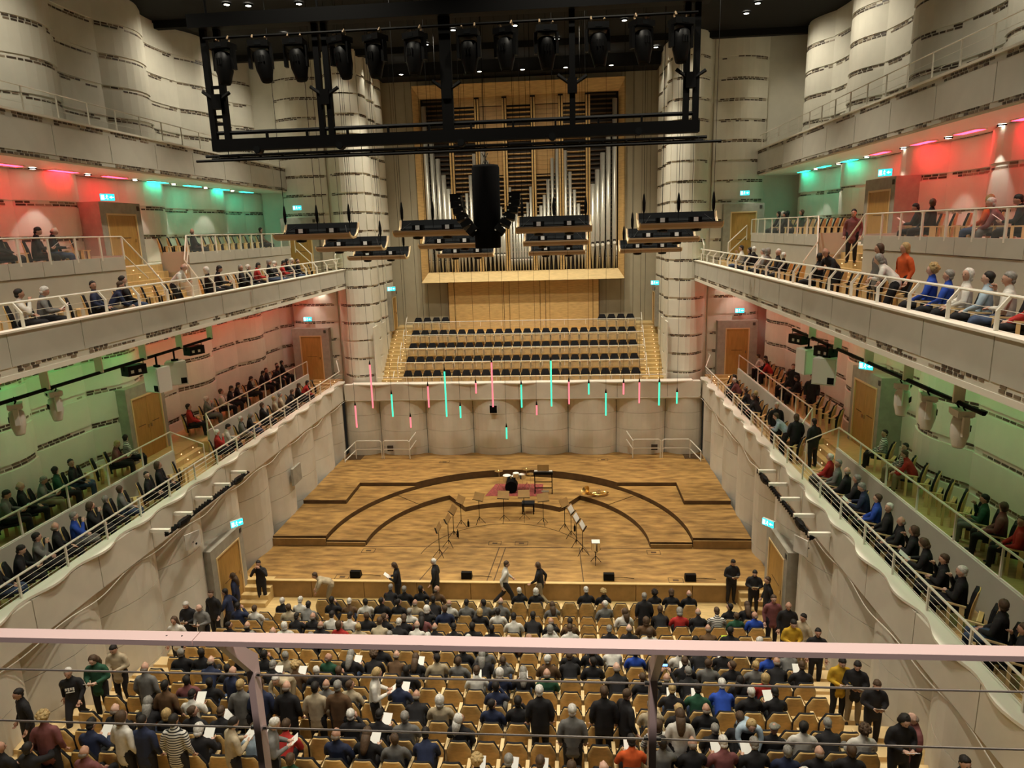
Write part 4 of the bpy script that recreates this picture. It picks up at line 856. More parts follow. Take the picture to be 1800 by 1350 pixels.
# people on the balconies: pixel of the head, hair, clothes (placed on their row below)
BP = [
(-1, 'low', 2, 15.6, 'd', 'g'), (-1, 'low', 2, 16.2, 'k', 'k'), (-1, 'low', 2, 16.8, 'g', 'g'), (-1, 'low', 2, 17.2, 'd', 'e'), (-1, 'low', 2, 17.9, 'd', 'k'), (-1, 'low', 2, 19.9, 'l', 'm'), (-1, 'low', 2, 20.5, 'd', 's'), (-1, 'low', 2, 24.0, 'd', 'r'), (-1, 'low', 2, 26.1, 'w', 'g'), (-1, 'low', 2, 27.2, 'b', 'w'), (-1, 'low', 2, 27.7, 'd', 'k'), (-1, 'low', 2, 28.7, 'd', 'k'), (-1, 'low', 2, 29.6, 'd', 'k'), (-1, 'low', 2, 30.8, 'd', 'k'), (-1, 'low', 2, 31.8, 'b', 'k'), (-1, 'low', 2, 32.6, 'd', 'k'), (-1, 'low', 2, 33.1, 'b', 'k'), (-1, 'low', 2, 34.5, 'd', 'k'),
(-1, 'low', 1, 13.2, 'g', 'k'), (-1, 'low', 1, 13.5, 'd', 'k'), (-1, 'low', 1, 14.3, 'd', 'g'), (-1, 'low', 1, 14.6, 'k', 'k'), (-1, 'low', 1, 15.1, 'g', 'u'), (-1, 'low', 1, 15.7, 'b', 'k'), (-1, 'low', 1, 16.5, 'g', 'k'), (-1, 'low', 1, 17.1, 'b', 'g'), (-1, 'low', 1, 19.5, 'b', 'k'), (-1, 'low', 1, 19.7, 'd', 'k'), (-1, 'low', 1, 23.4, 'w', 'r'), (-1, 'low', 1, 23.8, 'd', 'w'), (-1, 'low', 1, 25.4, 'w', 'g'), (-1, 'low', 1, 25.7, 'g', 'k'), (-1, 'low', 1, 26.9, 'b', 'k'), (-1, 'low', 1, 28.2, 'l', 't'), (-1, 'low', 1, 29.0, 'g', 't'), (-1, 'low', 1, 29.6, 'b', 'k'), (-1, 'low', 1, 30.8, 'b', 'k'), (-1, 'low', 1, 31.5, 'd', 'r'),
(-1, 'mid', 1, 15.2, 'd', 'w'), (-1, 'mid', 1, 15.6, 'w', 'g'), (-1, 'mid', 1, 17.7, 'd', 'n'), (-1, 'mid', 1, 18.3, 'b', 'n'), (-1, 'mid', 1, 19.0, 'd', 'k'), (-1, 'mid', 1, 23.7, 'w', 'k'), (-1, 'mid', 1, 24.3, 'd', 'k'), (-1, 'mid', 1, 26.2, 'g', 'k'), (-1, 'mid', 1, 26.8, 'w', 'k'), (-1, 'mid', 1, 27.3, 'd', 'r'), (-1, 'mid', 1, 28.4, 'g', 'k'), (-1, 'mid', 1, 29.1, 'w', 'k'), (-1, 'mid', 1, 29.7, 'd', 'r'), (-1, 'mid', 1, 30.6, 'd', 'k'), (-1, 'mid', 1, 31.0, 'w', 'k'), (-1, 'mid', 1, 31.7, 'b', 'k'),
(-1, 'box', 1, 17.7, 'b', 'k'), (-1, 'box', 1, 19.2, 'k', 'k'), (-1, 'box', 1, 19.6, 'd', 'k'), (-1, 'box', 1, 27.3, 'k', 'k'), (-1, 'box', 1, 33.6, 'd', 'b'),
(1, 'mid', 1, 11.8, 'k', 'r'), (1, 'mid', 1, 12.7, 'd', 'v'), (1, 'mid', 1, 13.1, 'g', 'w'), (1, 'mid', 1, 13.9, 'w', 'w'), (1, 'mid', 1, 14.3, 'g', 'u'), (1, 'mid', 1, 14.9, 'l', 'u'), (1, 'mid', 1, 22.1, 'd', 'k'), (1, 'mid', 1, 24.6, 'w', 'k'), (1, 'mid', 1, 25.4, 'w', 'k'), (1, 'mid', 1, 26.7, 'g', 'g'), (1, 'mid', 1, 27.5, 'g', 'w'), (1, 'mid', 1, 28.5, 'w', 'k'), (1, 'mid', 1, 29.2, 'd', 'k'), (1, 'mid', 1, 30.6, 'd', 'w'),
(1, 'box', 1, 16.2, 'd', 'k'), (1, 'box', 1, 17.1, 'l', 'o'), (1, 'box', 1, 17.6, 'w', 'm'), (1, 'box', 1, 19.8, 'b', 'k'), (1, 'box', 1, 20.3, 'd', 'k'), (1, 'box', 1, 30.4, 'b', 'e'), (1, 'box', 1, 31.5, 'd', 'k'), (1, 'box', 1, 32.3, 'd', 'k'), (1, 'box', 1, 33.2, 'w', 'g'), (1, 'box', 1, 33.8, 'd', 'k'),
(1, 'low', 2, 14.1, 'b', 'r'), (1, 'low', 2, 14.8, 'b', 'm'), (1, 'low', 2, 15.0, 'd', 'e'), (1, 'low', 2, 19.1, 'd', 's'), (1, 'low', 2, 19.7, 'b', 'r'), (1, 'low', 2, 20.4, 'd', 's'), (1, 'low', 2, 28.6, 'd', 'k'), (1, 'low', 2, 29.4, 'b', 'k'), (1, 'low', 2, 29.9, 'b', 'k'), (1, 'low', 2, 32.0, 'b', 'r'), (1, 'low', 2, 32.8, 'd', 'k'), (1, 'low', 2, 34.0, 'b', 'w'), (1, 'low', 2, 34.9, 'd', 'k'),
(1, 'low', 1, 11.7, 'b', 'k'), (1, 'low', 1, 12.0, 'b', 'k'), (1, 'low', 1, 12.9, 'w', 'k'), (1, 'low', 1, 13.8, 'b', 'k'), (1, 'low', 1, 13.9, 'b', 'k'), (1, 'low', 1, 14.6, 'b', 'k'), (1, 'low', 1, 15.1, 'k', 'k'), (1, 'low', 1, 15.9, 'w', 'k'), (1, 'low', 1, 16.3, 'b', 'u'), (1, 'low', 1, 17.4, 'g', 'n'), (1, 'low', 1, 17.8, 'g', 'k'), (1, 'low', 1, 18.5, 'k', 'k'), (1, 'low', 1, 19.2, 'g', 'g'), (1, 'low', 1, 19.4, 'w', 'r'), (1, 'low', 1, 27.8, 'b', 'k'), (1, 'low', 1, 28.1, 'l', 'k'), (1, 'low', 1, 28.3, 'b', 'k'), (1, 'low', 1, 31.1, 'w', 'm'), (1, 'low', 1, 31.4, 'd', 'k')]
bocc = {}
for s, lv, rw, yv, hr, tp in BP:
    ys = BSEATS[(s, lv, rw)]; j = min(range(len(ys)), key=lambda q: abs(ys[q]-yv))
    if (s, lv, rw, j) in bocc:
        alt = [q for q in (j-1, j+1) if 0 <= q < len(ys) and (s, lv, rw, q) not in bocc]
        if not alt: continue
        j = alt[0]
    bocc[(s, lv, rw, j)] = (hr, tp, '')
for (s, lv, rw), ys in BSEATS.items():
    xx, zz = BAL[(lv, rw)]
    for j, y in enumerate(ys):
        oc = (s, lv, rw, j) in bocc
        chair('balcony_chair', (s*xx, y, zz), s*(PI/2-TURN), f'{"occupied" if oc else "empty"} wooden chair, {BLAB[(lv, rw)].format(SIDE[s])}, {ORD[len(ys)-j] if len(ys)-j < len(ORD) else str(len(ys)-j)+"th"} from the stage', 'balcony chairs', oc, (-1,))
# ================================================================== ON THE STAGE
def mstand(i, x, y, ang, label, paper=False, h=1.12):
    e = empty('music_stand', (x, y, .857), ang, label, 'music stand', 'music stands')
    one('pole', 'steel_black', lambda b: b.tube([(0, 0, .12), (0, 0, h)], .014, 5), e)
    one('tripod', 'steel_black', lambda b: [b.tube([(0, 0, .3), (.26*math.cos(a), .26*math.sin(a), .01)], .011, 4) for a in (.5, 2.6, 4.7)], e)
    d = one('desk', 'louvre_wood', lambda b: b.box(-.25, .25, -.012, .012, -.17, .17), e); d.location = (0, .02, h+.1); d.rotation_euler = (-.5, 0, 0)
    one('desk_lip', 'steel_black', lambda b: b.box(-.25, .25, -.06, 0, -.19, -.165), d)
    if paper:
        p = one('sheet_music', 'paper', lambda b: b.box(-.2, .2, -.02, -.014, -.14, .14), d)
    return e
ST_ = [(-2.49, 24.16, -1.25), (-2.27, 25.0, -1.2), (-2.2, 25.85, -1.0), (-2.05, 26.9, -.8), (-1.31, 27.23, -.5), (-.27, 27.42, -.1), (.6, 27.54, .05), (1.43, 27.14, .3), (2.34, 26.59, .9), (2.6, 25.9, 1.2), (2.8, 25.1, 1.25), (3.02, 24.4, 1.3)]
for i, (x, y, a) in enumerate(ST_): mstand(i, x, y, a, f'black tripod music stand in the semicircle, {ORD[i+1]} from left', i in (9, 10, 11))
for i, (x, y) in enumerate(((-1.75, 26.9), (-2.05, 25.9), (2.75, 26.5))):
    o = one('bottle', 'black_plastic', lambda b: b.lathe([(.045, 0), (.045, .2), (.018, .27), (.018, .33)], (x, y, .857), 8), None, True); tag(o, f'dark bottle standing by a music stand foot, {ORD[i+1]} from left', 'bottle', 'bottles on stage')
# rug with drum kit, keyboard, bench
tag(one('rug', 'rug_red', lambda b: b.prism([(-1.35, 29.75), (1.3, 29.75), (1.3, 31.3), (-1.0, 31.3)], 1.082, 1.095)), 'patterned red rug under the drum kit', 'rug')
dk = empty('drum_kit', (0, 30.4, 1.095), 0, 'drum kit with black bass drum and cymbals on the rug', 'drum kit')
one('bass_drum', 'steel_black', lambda b: b.lathe([(.28, -.25), (.29, -.25), (.29, .2), (.27, .2)], (-.15, -.1, .3), 16, 0, 'y'), dk); one('bass_drum_head', 'black_cloth', lambda b: b.lathe([(.265, -.262), (.265, -.25)], (-.15, -.1, .3), 16, 0, 'y'), dk)
for x, y, z, r, h in ((.0, .25, .5, .18, .14), (-.4, .3, .35, .2, .3), (.35, .2, .55, .16, .2), (.05, .1, .66, .15, .18)):
    q = one('drum', 'chrome', lambda b: b.lathe([(r, 0), (r, h)], (x, y, z), 14), dk); one('drum_skin', 'drum_white', lambda b: b.lathe([(r*.97, h+.001), (r*.97, h+.01)], (x, y, z), 14), q); one('drum_leg', 'chrome', lambda b: b.tube([(x, y, z), (x, y, 0)], .012, 4), q)
for x, y, z, r in ((-.75, .1, .95, .2), (.55, .3, .98, .24), (.75, -.05, .85, .2)):
    q = one('cymbal', 'brass', lambda b: b.lathe([(r, 0), (.05, .02), (.02, .04)], (x, y, z), 14), dk); one('cymbal_stand', 'chrome', lambda b: (b.tube([(x, y, .25), (x, y, z)], .01, 4), b.tube([(x, y, .3), (x+.2, y, 0)], .009, 4), b.tube([(x, y, .3), (x-.15, y+.15, 0)], .009, 4), b.tube([(x, y, .3), (x-.1, y-.18, 0)], .009, 4)), q)
kb = empty('keyboard', (1.35, 30.2, 1.095), 0, 'black electronic keyboard on a tall black frame', 'keyboard')
one('body', 'black_plastic', lambda b: b.box(-.45, .45, -.16, .16, .92, 1.02), kb); one('frame', 'steel_black', lambda b: [b.box(sx*.4-.02, sx*.4+.02, -.2, .2, z0, z1) for sx in (-1, 1) for z0, z1 in ((0, .05), (.86, .92))]+[b.box(sx*.4-.02, sx*.4+.02, -.03, .03, .05, .86) for sx in (-1, 1)]+[b.box(-.4, .4, -.02, .02, .2, .24), b.box(-.4, .4, -.02, .02, .5, .53)], kb); one('keys', 'drum_white', lambda b: b.box(-.42, .42, .02, .15, 1.02, 1.03), kb)
dkk = one('desk', 'louvre_wood', lambda b: b.box(-.27, .27, -.01, .01, 1.05, 1.36), kb); one('pedal', 'chrome', lambda b: b.box(-.1, .25, -.1, .1, .0, .06), kb)
bn = empty('piano_bench', (.73, 28.35, .857), 0, 'black padded piano bench in front of the riser', 'bench'); one('seat', 'upholstery', lambda b: b.box(-.28, .28, -.18, .18, .42, .52), bn)
for sx in (-1, 1):
    for sy in (-1, 1): one('leg', 'steel_black', lambda b: b.box(sx*.24-.025, sx*.24+.025, sy*.14-.025, sy*.14+.025, 0, .42), bn)
tu = empty('tuba', (3.7, 29.75, 1.09), .5, 'brass tuba lying on the stage riser', 'tuba')
one('bell', 'brass', lambda b: b.tube([(-.15, 0, .12), (-.32, 0, .2), (-.42, 0, .3), (-.5, 0, .38)], [.06, .09, .15, .24], 12, 0, False), tu, True); one('body', 'brass', lambda b: (b.tube([(-.15, 0, .12), (.2, .05, .1), (.5, .0, .1), (.62, -.12, .09), (.45, -.2, .08), (.1, -.15, .08), (-.1, -.05, .1)], [.07, .075, .07, .06, .05, .045, .04], 8)), tu, True); one('valves', 'chrome', lambda b: [b.lathe([(.03, 0), (.03, .2)], (.1+.08*k, -.05, .1), 8) for k in range(3)], tu); one('mouthpiece', 'chrome', lambda b: b.tube([(.1, -.15, .1), (.0, -.3, .12), (-.1, -.33, .14)], .012, 5), tu)
sn = empty('snare_drum', (3.49, 23.71, .857), 0, 'upright drum in a white cover on a chrome tripod near the stage front', 'drum')
one('shell', 'chrome', lambda b: b.lathe([(.17, .55), (.17, .86)], (0, 0, 0), 16), sn); one('cover', 'paper', lambda b: b.box(-.15, .15, -.15, .15, .865, .885), sn)
one('stand', 'steel_black', lambda b: b.tube([(0, 0, .1), (0, 0, .55)], .02, 5), sn)
for a in (.4, 2.5, 4.6): one('stand_leg', 'steel_black', lambda b: b.tube([(0, 0, .3), (.22*math.cos(a), .22*math.sin(a), .01)], .014, 4), sn)
for a in (.3, 2.4, 4.5): one('hoop_arm', 'steel_black', lambda b: b.tube([(0, 0, .4), (.2*math.cos(a), .2*math.sin(a), .55)], .01, 4), sn)
# ================================================================== PEOPLE
import numpy as np
for n_, c_ in dict(k=(.014, .013, .015), n=(.018, .026, .065), w=(.66, .63, .57), g=(.17, .165, .155), t=(.45, .37, .25), b=(.12, .065, .03), r=(.42, .025, .02), m=(.20, .07, .07), e=(.02, .085, .045), u=(.02, .07, .42), y=(.52, .31, .02), o=(.62, .10, .02), v=(.36, .46, .55)).items():
    mat('cloth_'+n_, c_, .85, noise=.25, nscale=7)
mat('cloth_pinkshirt', (.55, .33, .29), .8)
def stripes():
    m = mat('cloth_s', (.6, .58, .53), .85); nt = m.node_tree; b = nt.nodes['Principled BSDF']
    tc = nt.nodes.new('ShaderNodeTexCoord'); w = nt.nodes.new('ShaderNodeTexWave'); w.bands_direction = 'Z'; w.inputs['Scale'].default_value = 6.5; r = nt.nodes.new('ShaderNodeValToRGB')
    r.color_ramp.interpolation = 'CONSTANT'; r.color_ramp.elements[0].color = (.62, .6, .55, 1); r.color_ramp.elements[1].position = .62; r.color_ramp.elements[1].color = (.012, .012, .014, 1)
    nt.links.new(tc.outputs['Object'], w.inputs[0]); nt.links.new(w.outputs[0], r.inputs[0]); nt.links.new(r.outputs[0], b.inputs['Base Color'])
stripes()
for n_, c_ in dict(w=(.68, .65, .6), g=(.26, .245, .22), d=(.018, .014, .012), b=(.085, .05, .028), l=(.46, .32, .14), k=(.20, .16, .125), h=(.2, .19, .15)).items(): mat('hair_'+n_, c_, .7, noise=.35, nscale=30)
for i_, c_ in enumerate(((.56, .33, .24), (.48, .27, .19), (.62, .39, .30))): mat(f'skin_{i_}', c_, .55, noise=.06, nscale=12)
mat('leather_shoe', (.02, .016, .013), .4); mat('eye_dark', (.02, .015, .012), .3); mat('lip', (.35, .12, .10), .5)
mat('jeans', (.05, .075, .14), .85, noise=.2, nscale=9); mat('khaki', (.26, .205, .125), .85)
LEG = {'k': 'cloth_k', 't': 'khaki', 'b': 'cloth_b', 'n': 'jeans', 'g': 'cloth_g'}
def rot(ax, a): return Matrix.Rotation(a, 3, ax)
def ring_chain(b, pts, side, n=10):
    """loft of elliptical rings; pts = (pos, r_side, r_depth), rounded ends"""
    P_ = [(Vector(p), a, c) for p, a, c in pts]
    d0 = (P_[1][0]-P_[0][0]).normalized(); d1 = (P_[-1][0]-P_[-2][0]).normalized()
    P_ = [(P_[0][0]-d0*P_[0][2]*.75, P_[0][1]*.5, P_[0][2]*.5)]+P_+[(P_[-1][0]+d1*P_[-1][2]*.75, P_[-1][1]*.5, P_[-1][2]*.5)]
    o = len(b.v)
    for i, (p, a, c) in enumerate(P_):
        d = (P_[min(i+1, len(P_)-1)][0]-P_[max(i-1, 0)][0]).normalized(); sx = side-d*side.dot(d)
        sx = sx.normalized() if sx.length > .05 else d.orthogonal().normalized(); sy = d.cross(sx)
        for k in range(n): t = 2*PI*k/n; b.v.append(tuple(p+sx*math.cos(t)*a+sy*math.sin(t)*c))
    for i in range(len(P_)-1):
        for k in range(n): b.f.append((o+i*n+k, o+i*n+(k+1) % n, o+(i+1)*n+(k+1) % n, o+(i+1)*n+k)); b.m.append(0)
    b.f.append(tuple(o+k for k in range(n))[::-1]); b.m.append(0); e = o+(len(P_)-1)*n; b.f.append(tuple(e+k for k in range(n))); b.m.append(0)
def add_hand(b, wrist, direc, nrm, side, curl, spread=.10):
    """palm, four jointed fingers of unequal length and a thumb off the side of the palm"""
    d = direc.normalized(); nrm = (nrm-d*nrm.dot(d)).normalized(); w = d.cross(nrm).normalized()*side
    b.tube([wrist-d*.02, wrist+d*.02, wrist+d*.055, wrist+d*.088], [.024, .031, .038, .034], 6)
    for k, L in enumerate((.066, .076, .071, .056)):
        p = wrist+d*.085+w*(.030-.02*k); dd = (d+w*(1.2-.8*k)*spread*.5).normalized(); pts = [p]; a = 0
        for j, f in enumerate((.42, .33, .27)):
            a += curl*(.5 if j == 0 else .8); q = dd*math.cos(a)+nrm*math.sin(a); p = p+q*L*f*1.05; pts.append(p)
        b.tube(pts, [.0105, .010, .009, .0075], 5)
    p = wrist+d*.03+w*.03; t1 = p+(w*.75+d*.6+nrm*.25).normalized()*.042; t2 = t1+(d*.9+w*.25+nrm*.45*curl).normalized()*.034; b.tube([p, t1, t2], [.0125, .0115, .009], 5)
def make_body(name, pose):
    pel = Vector(pose['pel']); lean = pose.get('lean', 0.0); tw = pose.get('twist', 0.0); w = pose.get('w', 1.0)
    S = rot('Z', tw); side = S @ Vector((1, 0, 0))
    def sp(h, f=0.0):                              # point on the spine at height h above the pelvis
        a = lean*min(1, h/.30); return pel + S @ Vector((0, math.sin(a)*h+f*math.cos(a), math.cos(a)*h-f*math.sin(a)))
    up = (sp(.56)-sp(.40)).normalized()
    neck, hc = sp(.55), sp(.55)+up*.06
    hr = S @ rot('Z', pose.get('hyaw', 0.0)) @ rot('X', -pose.get('hpitch', 0.0)-lean*.35)
    hc = sp(.55)+up*.028+(hr @ Vector((0, .014, .100)))
    chains = []
    chains.append((1, ([(sp(-.17), .182*w, .128)] if pose['pel'][2] > .7 and lean < .3 else [])+[(sp(-.06), .176*w, .125), (sp(.02), .178*w, .13), (sp(.14), .168*w, .125), (sp(.28), .172*w, .125), (sp(.40), .19*w, .115), (sp(.475), .15*w, .088), (sp(.52), .078, .074), (sp(.555), .066, .068)]))
    chains.append((0, [(sp(.50), .058, .06), (sp(.58, .01), .054, .058), (hc-hr @ Vector((0, 0, .06)), .052, .056)]))
    H = lambda x, y, z: hc+hr @ Vector((x, y, z))
    chains.append((0, [(H(0, .012, -.085), .046, .058), (H(0, .008, -.05), .064, .078), (H(0, 0, -.005), .074, .092), (H(0, -.006, .04), .076, .094), (H(0, -.01, .078), .062, .076), (H(0, -.01, .10), .036, .046)]))
    chains.append((0, [(H(0, .09, .005), .012, .012), (H(0, .104, -.022), .017, .016)]))
    for e in (-1, 1): chains.append((0, [(H(e*.076, -.012, -.02), .012, .016), (H(e*.084, -.016, .018), .012, .02)]))
    hands = []
    for e, key in ((-1, 'L'), (1, 'R')):
        sh = sp(.435)+side*e*.185*w
        el, wr = pose['arm'+key]; el = pel+S @ Vector(el) if pose.get('armrel', True) else Vector(el); wr = pel+S @ Vector(wr)
        chains.append((1, [(sh-side*e*.03, .068, .072), (sh+(el-sh)*.3, .066, .068), (el, .054, .055)])); chains.append((1, [(el, .054, .054), (el+(wr-el)*.5, .049, .049), (wr-(wr-el).normalized()*.02, .041, .039)]))
        hands.append((wr, (wr-el).normalized(), e))
    for e, key in ((-1, 'L'), (1, 'R')):
        kn, an, toe = [Vector(q) for q in pose['leg'+key]]; hip = pel+S @ Vector((e*.09, 0, 0))
        chains.append((2, [(hip, .104, .108), (hip+(kn-hip)*.5, .092, .095), (kn, .073, .077)])); chains.append((2, [(kn, .073, .077), (kn+(an-kn)*.3, .070, .075), (an+Vector((0, 0, .02)), .056, .062)]))
        fd = (toe-an); chains.append((3, [(an+Vector((0, 0, -.035))-Vector((fd.x, fd.y, 0)).normalized()*.035, .036, .034), (an+fd*.5+Vector((0, 0, -.02)), .042, .032), (toe, .036, .024)]))
    b = MB()
    for tg, pts in chains: ring_chain(b, pts, side if tg != 0 else hr @ Vector((1, 0, 0)))
    me = bpy.data.meshes.new(name+'_raw'); me.from_pydata(b.v, [], b.f); ob = bpy.data.objects.new('raw', me); col.objects.link(ob)
    md = ob.modifiers.new('remesh', 'REMESH'); md.mode = 'VOXEL'; md.voxel_size = .021; sm = ob.modifiers.new('smooth', 'SMOOTH'); sm.factor = .5; sm.iterations = 2
    dg = bpy.context.evaluated_depsgraph_get(); em = bpy.data.meshes.new_from_object(ob.evaluated_get(dg)); bpy.data.objects.remove(ob)
    nv = len(em.vertices); co = np.empty(nv*3); em.vertices.foreach_get('co', co); co = co.reshape(-1, 3)
    faces = [tuple(p.vertices) for p in em.polygons]; cen = np.array([co[list(f)].mean(0) for f in faces])
    best = np.full(len(faces), 9.0); tagv = np.zeros(len(faces), int)
    for tg, pts in chains:
        for (p, a0, c0), (q, a1, c1) in zip(pts, pts[1:]):
            p = np.array(p); q = np.array(q); d = q-p; t = np.clip(((cen-p)@d)/(d@d), 0, 1); dist = np.linalg.norm(cen-(p+t[:, None]*d), axis=1)/(((a0+c0)/2)*(1-t)+((a1+c1)/2)*t)
            k = dist < best; best[k] = dist[k]; tagv[k] = tg
    o = MB(); o.v = [tuple(v) for v in co]; o.f = faces; o.m = tagv.tolist()
    def extra(fn, mi):
        n0 = len(o.f); fn(o); o.m[n0:] = [mi]*(len(o.f)-n0)
    nv_ = pose.get('palm', (0, 0, -1))
    for wr, d, e in hands: extra(lambda q: add_hand(q, wr, d, S @ Vector(nv_), e if nv_[2] > -.5 else -e, pose.get('curl', .55)), 0)
    for e in (-1, 1): extra(lambda q: q.ball(H(e*.031, .083, .012), (.009, .008, .006), 8), 4); extra(lambda q: q.ball(H(e*.031, .087, .030), (.014, .005, .0025), 6), 4)
    extra(lambda q: q.ball(H(0, .082, -.052), (.024, .008, .006), 8), 5)
    out = o.mesh(name, ['skin_0', 'cloth_k', 'cloth_k', 'leather_shoe', 'eye_dark', 'lip'], True); bpy.data.meshes.remove(em)
    return out, Matrix.Translation(hc) @ hr.to_4x4()
sitlegs = dict(legL=((-.13, .40, .50), (-.12, .42, .09), (-.13, .58, .035)), legR=((.13, .42, .50), (.13, .40, .09), (.15, .56, .035)))
stl = dict(legL=((-.10, .03, .49), (-.11, -.02, .09), (-.13, .13, .035)), legR=((.10, .03, .49), (.11, -.01, .09), (.13, .14, .035)))
POSES = {
 'sit0': dict(pel=(0, -.05, .53), lean=-.03, armL=((-.26, .06, .20), (-.09, .30, .07)), armR=((.26, .06, .20), (.09, .31, .07)), hpitch=.1, **sitlegs),
 'sit1': dict(pel=(0, -.05, .53), lean=.10, armL=((-.27, .12, .20), (-.11, .36, .20)), armR=((.27, .12, .20), (.11, .36, .20)), hpitch=.5, curl=.9, palm=(0, -.2, 1), **sitlegs),
 'sit2': dict(pel=(0, -.05, .53), lean=0.0, hyaw=.85, armL=((-.27, .03, .20), (-.12, .27, .07)), armR=((.26, .08, .20), (.05, .30, .08)), twist=.12, **sitlegs),
 'sit3': dict(pel=(0, -.05, .53), lean=0.0, hyaw=-.85, armL=((-.26, .06, .20), (-.05, .30, .08)), armR=((.27, .04, .20), (.12, .28, .07)), twist=-.12, **sitlegs),
 'sit4': dict(pel=(0, -.03, .53), lean=.42, armL=((-.24, .30, .10), (-.06, .46, .04)), armR=((.24, .30, .10), (.06, .47, .04)), hpitch=.15, w=1.04, **sitlegs),
 'sit5': dict(pel=(0, -.05, .53), lean=.0, w=.92, armL=((-.25, .06, .20), (.02, .24, .18)), armR=((.24, .16, .24), (.05, .20, .50)), hpitch=.2, hyaw=.2, **sitlegs),
 'sitP': dict(pel=(0, -.05, .53), lean=.02, armL=((-.27, .22, .36), (-.10, .34, .62)), armR=((.27, .22, .36), (.10, .34, .62)), hpitch=.05, curl=1.0, **sitlegs),
 'stand': dict(pel=(0, 0, .93), lean=.04, armL=((-.25, -.02, .18), (-.24, .10, -.06)), armR=((.25, -.02, .18), (.24, .10, -.06)), hpitch=.18, palm=(0, 1, 0), **stl),
 'hold': dict(pel=(0, 0, .93), lean=.06, armL=((-.25, .04, .18), (-.08, .28, .20)), armR=((.25, .04, .18), (.08, .28, .20)), hpitch=.5, curl=.9, palm=(0, -.2, 1), **stl),
 'walk': dict(pel=(0, 0, .91), lean=.10, armL=((-.25, .10, .20), (-.20, .28, .05)), armR=((.25, -.14, .20), (.24, -.10, -.04)), hpitch=.2, palm=(0, 1, 0), legL=((-.10, -.03, .50), (-.11, -.36, .16), (-.11, -.24, .06)), legR=((.10, .22, .52), (.10, .30, .10), (.11, .45, .045))),
 'lean': dict(pel=(0, -.12, .92), lean=.62, armL=((-.25, .30, .14), (-.07, .46, .14)), armR=((.25, .30, .14), (.07, .46, .14)), hpitch=.15, **stl),
 'bend': dict(pel=(0, -.10, .90), lean=.95, armL=((-.22, .42, .08), (-.14, .52, -.14)), armR=((.22, .42, .08), (.12, .54, -.12)), hpitch=.1, **stl),
 'face': dict(pel=(0, 0, .93), lean=.03, armL=((-.28, .16, .24), (-.07, .20, .56)), armR=((.28, .16, .24), (.07, .20, .56)), hpitch=.3, curl=.9, **stl),
}
BODY = {k: make_body('person_'+k, p) for k, p in POSES.items()}
def hair_mesh(style, seed):
    rg = random.Random(seed); b = MB()
    if style == 'short': b.ball((0, -.022, .034), (.085, .100, .098), 16); b.ball((0, -.048, -.038), (.072, .052, .056), 10)
    elif style == 'fringe': b.ball((0, -.042, -.028), (.082, .070, .055), 14)
    elif style == 'bob': b.ball((0, -.030, .010), (.101, .104, .124), 14); b.ball((0, -.05, -.075), (.09, .07, .07), 12)
    elif style == 'long':
        b.ball((0, -.030, .015), (.096, .102, .118), 14); b.tube([(0, -.06, -.02), (0, -.085, -.14), (0, -.10, -.26), (0, -.10, -.36)], [.088, .088, .075, .04], 10)
    elif style == 'curly':
        b.ball((0, -.030, .028), (.112, .112, .112), 14)
        for _ in range(26):
            t, p = rg.uniform(0, 2*PI), rg.uniform(.1, 1.9); b.ball((.1*math.sin(p)*math.cos(t), -.03+min(.05, .1*math.sin(p)*math.sin(t)), .03+.1*math.cos(p)), .034, 6)
    elif style == 'cap': b.ball((0, -.005, .062), (.098, .112, .052), 14); b.ball((0, .085, .045), (.07, .055, .012), 10)
    j = .005 if style != 'curly' else .006
    b.v = [(x+rg.uniform(-j, j), y+rg.uniform(-j, j), z+rg.uniform(-j, j)) for x, y, z in b.v]
    lim = {'short': .0, 'fringe': -.02, 'bob': .028, 'long': .028, 'curly': .01, 'cap': 9}[style]; hl = .072
    b.v = [(x, min(y, lim + max(-.02, min(z, hl)*.35) + max(0, (z-hl)*3)) if z < hl+.03 else y, z) for x, y, z in b.v]
    return b.mesh('hair', 'hair_d', True)
HAIR = {st: hair_mesh(st, i) for i, st in enumerate(('short', 'fringe', 'bob', 'long', 'curly', 'cap'))}
HW = {'w': 'white-haired', 'g': 'grey-haired', 'd': 'dark-haired', 'b': 'brown-haired', 'l': 'blond', 'k': 'balding', 'h': 'flat-capped'}
CW = {'k': 'black', 'n': 'navy', 'w': 'white', 'g': 'grey', 't': 'beige', 'b': 'brown', 'r': 'red', 'm': 'maroon', 'e': 'green', 'u': 'blue', 'y': 'yellow', 'o': 'orange', 'v': 'pale blue', 's': 'striped'}
prg = random.Random(99); PN = [0]
def person(loc, rz, pose, hair, top, leg, label, group, style=None, scale=1.0):
    me, hm = BODY[pose]; o = link('person', me, None, loc, (0, 0, rz), (scale,)*3); tag(o, label, 'person', group)
    mats_ = [f'skin_{prg.randrange(3)}', 'cloth_'+top, LEG[leg], None, None, None]
    for sl, mn in zip(o.material_slots, mats_):
        if mn: sl.link = 'OBJECT'; sl.material = M[mn]
    st = style or {'k': 'fringe', 'h': 'cap'}.get(hair, prg.choice(('short', 'short', 'short', 'bob')) if hair in 'wgbl' else 'short')
    if hair in 'l' and not style: st = prg.choice(('bob', 'short', 'curly'))
    h = link('hair', HAIR[st], o); h.matrix_local = hm; h.material_slots[0].link = 'OBJECT'; h.material_slots[0].material = M['hair_'+hair]
    PN[0] += 1; return o
STY = {'L': 'long', 'C': 'curly', 'B': 'bob'}
PAPER = boxmesh(.20, .004, .27, 'paper')
